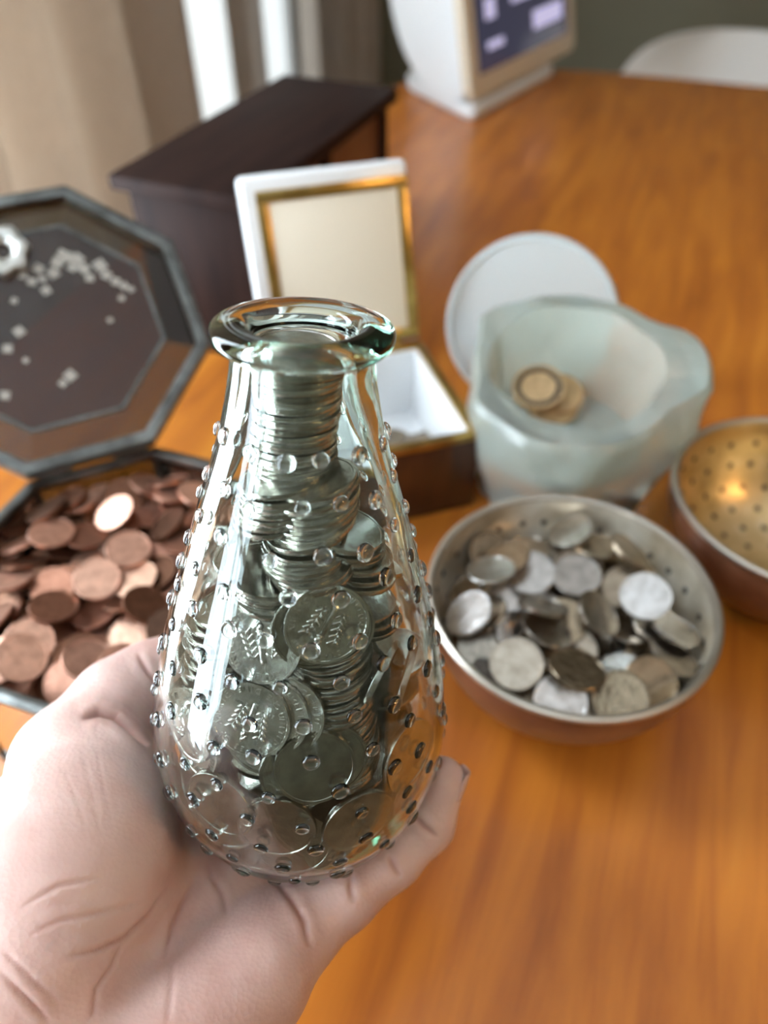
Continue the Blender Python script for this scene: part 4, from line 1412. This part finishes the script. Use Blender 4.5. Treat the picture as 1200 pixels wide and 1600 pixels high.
CREASES = [  # pixel polyline, half width px, depth m
    ([(322, 1345), (330, 1370), (347, 1395), (355, 1430)], 5, 0.0009),
    ([(430, 1375), (455, 1405), (475, 1440), (483, 1480)], 6, 0.0013),
    ([(305, 1372), (285, 1410), (268, 1450), (256, 1500)], 6, 0.0011),
    ([(262, 1385), (232, 1430), (195, 1465), (150, 1485), (100, 1496)], 5, 0.0009),
    ([(192, 1468), (175, 1510), (150, 1545), (146, 1590)], 5, 0.0008),
    ([(230, 1405), (160, 1425), (90, 1440), (45, 1460)], 5, 0.0005),
    ([(160, 1370), (90, 1385), (30, 1420)], 5, 0.0005),
    ([(607, 1335), (615, 1352), (626, 1369)], 5, 0.0011),
    ([(643, 1272), (662, 1292), (684, 1309)], 5, 0.0012),
    ([(548, 1362), (548, 1387), (553, 1410)], 6, 0.0009),
    ([(128, 1122), (155, 1114), (180, 1121), (205, 1141), (232, 1164)], 7, 0.0030),
    ([(215, 1020), (228, 1045), (246, 1068)], 5, 0.0010),
    ([(0, 1520), (40, 1560), (80, 1600)], 6, 0.0010),
    ([(0, 1480), (50, 1530), (95, 1570)], 5, 0.0007),
    ([(125, 1150), (142, 1230), (160, 1320)], 4, 0.00012),
    ([(95, 1190), (120, 1250), (138, 1300)], 4, 0.00012),
    ([(150, 1160), (165, 1240), (172, 1280)], 3, 0.0001),
    ([(270, 1500), (268, 1540), (262, 1600)], 5, 0.0005),
    ([(60, 1240), (90, 1300)], 3, 0.0001),
]
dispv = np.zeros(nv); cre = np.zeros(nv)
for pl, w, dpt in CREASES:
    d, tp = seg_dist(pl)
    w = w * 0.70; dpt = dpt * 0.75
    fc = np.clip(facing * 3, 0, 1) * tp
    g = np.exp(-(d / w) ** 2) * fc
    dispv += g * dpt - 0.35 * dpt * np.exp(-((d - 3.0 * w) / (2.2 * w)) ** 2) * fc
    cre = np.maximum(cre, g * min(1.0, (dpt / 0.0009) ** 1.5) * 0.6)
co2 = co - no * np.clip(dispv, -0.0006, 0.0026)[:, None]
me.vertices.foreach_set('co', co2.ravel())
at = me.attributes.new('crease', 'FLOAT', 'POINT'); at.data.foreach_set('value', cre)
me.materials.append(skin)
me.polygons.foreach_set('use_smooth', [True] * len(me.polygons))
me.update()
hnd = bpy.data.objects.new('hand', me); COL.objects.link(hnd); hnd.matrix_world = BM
tag(hnd, 'open left hand with palm up cradling the glass bottle of dimes', 'hand')
# nail of the little finger, on the outer side of the tip
tipv = Vector(PK[4]); dirv = (Vector(PK[4]) - Vector(PK[3])).normalized()
outw = Vector((tipv.x, tipv.y, 0)).normalized(); outw = (outw - dirv * outw.dot(dirv)).normalized()
sidev = dirv.cross(outw)
vs, fs = [], []
for j in range(7):
    for i in range(9):
        a = (-1 + 2 * i / 8) * 0.85; t = -1 + 2 * j / 6
        wv = 1 - 0.18 * max(0, t) ** 2
        rr_ = 0.0072 - 0.0005 * max(0, t)
        vs.append(tipv + dirv * (t * 0.0045 + 0.001) + outw * (rr_ * math.cos(a * wv)) + sidev * (rr_ * math.sin(a * wv)))
for j in range(6):
    for i in range(8):
        k = j * 9 + i
        fs.append((k, k + 1, k + 10, k + 9))
nl = mesh_obj('fingernail', vs, fs, nail_mat, hnd, True)
md = nl.modifiers.new('s', 'SOLIDIFY'); md.thickness = 0.0006
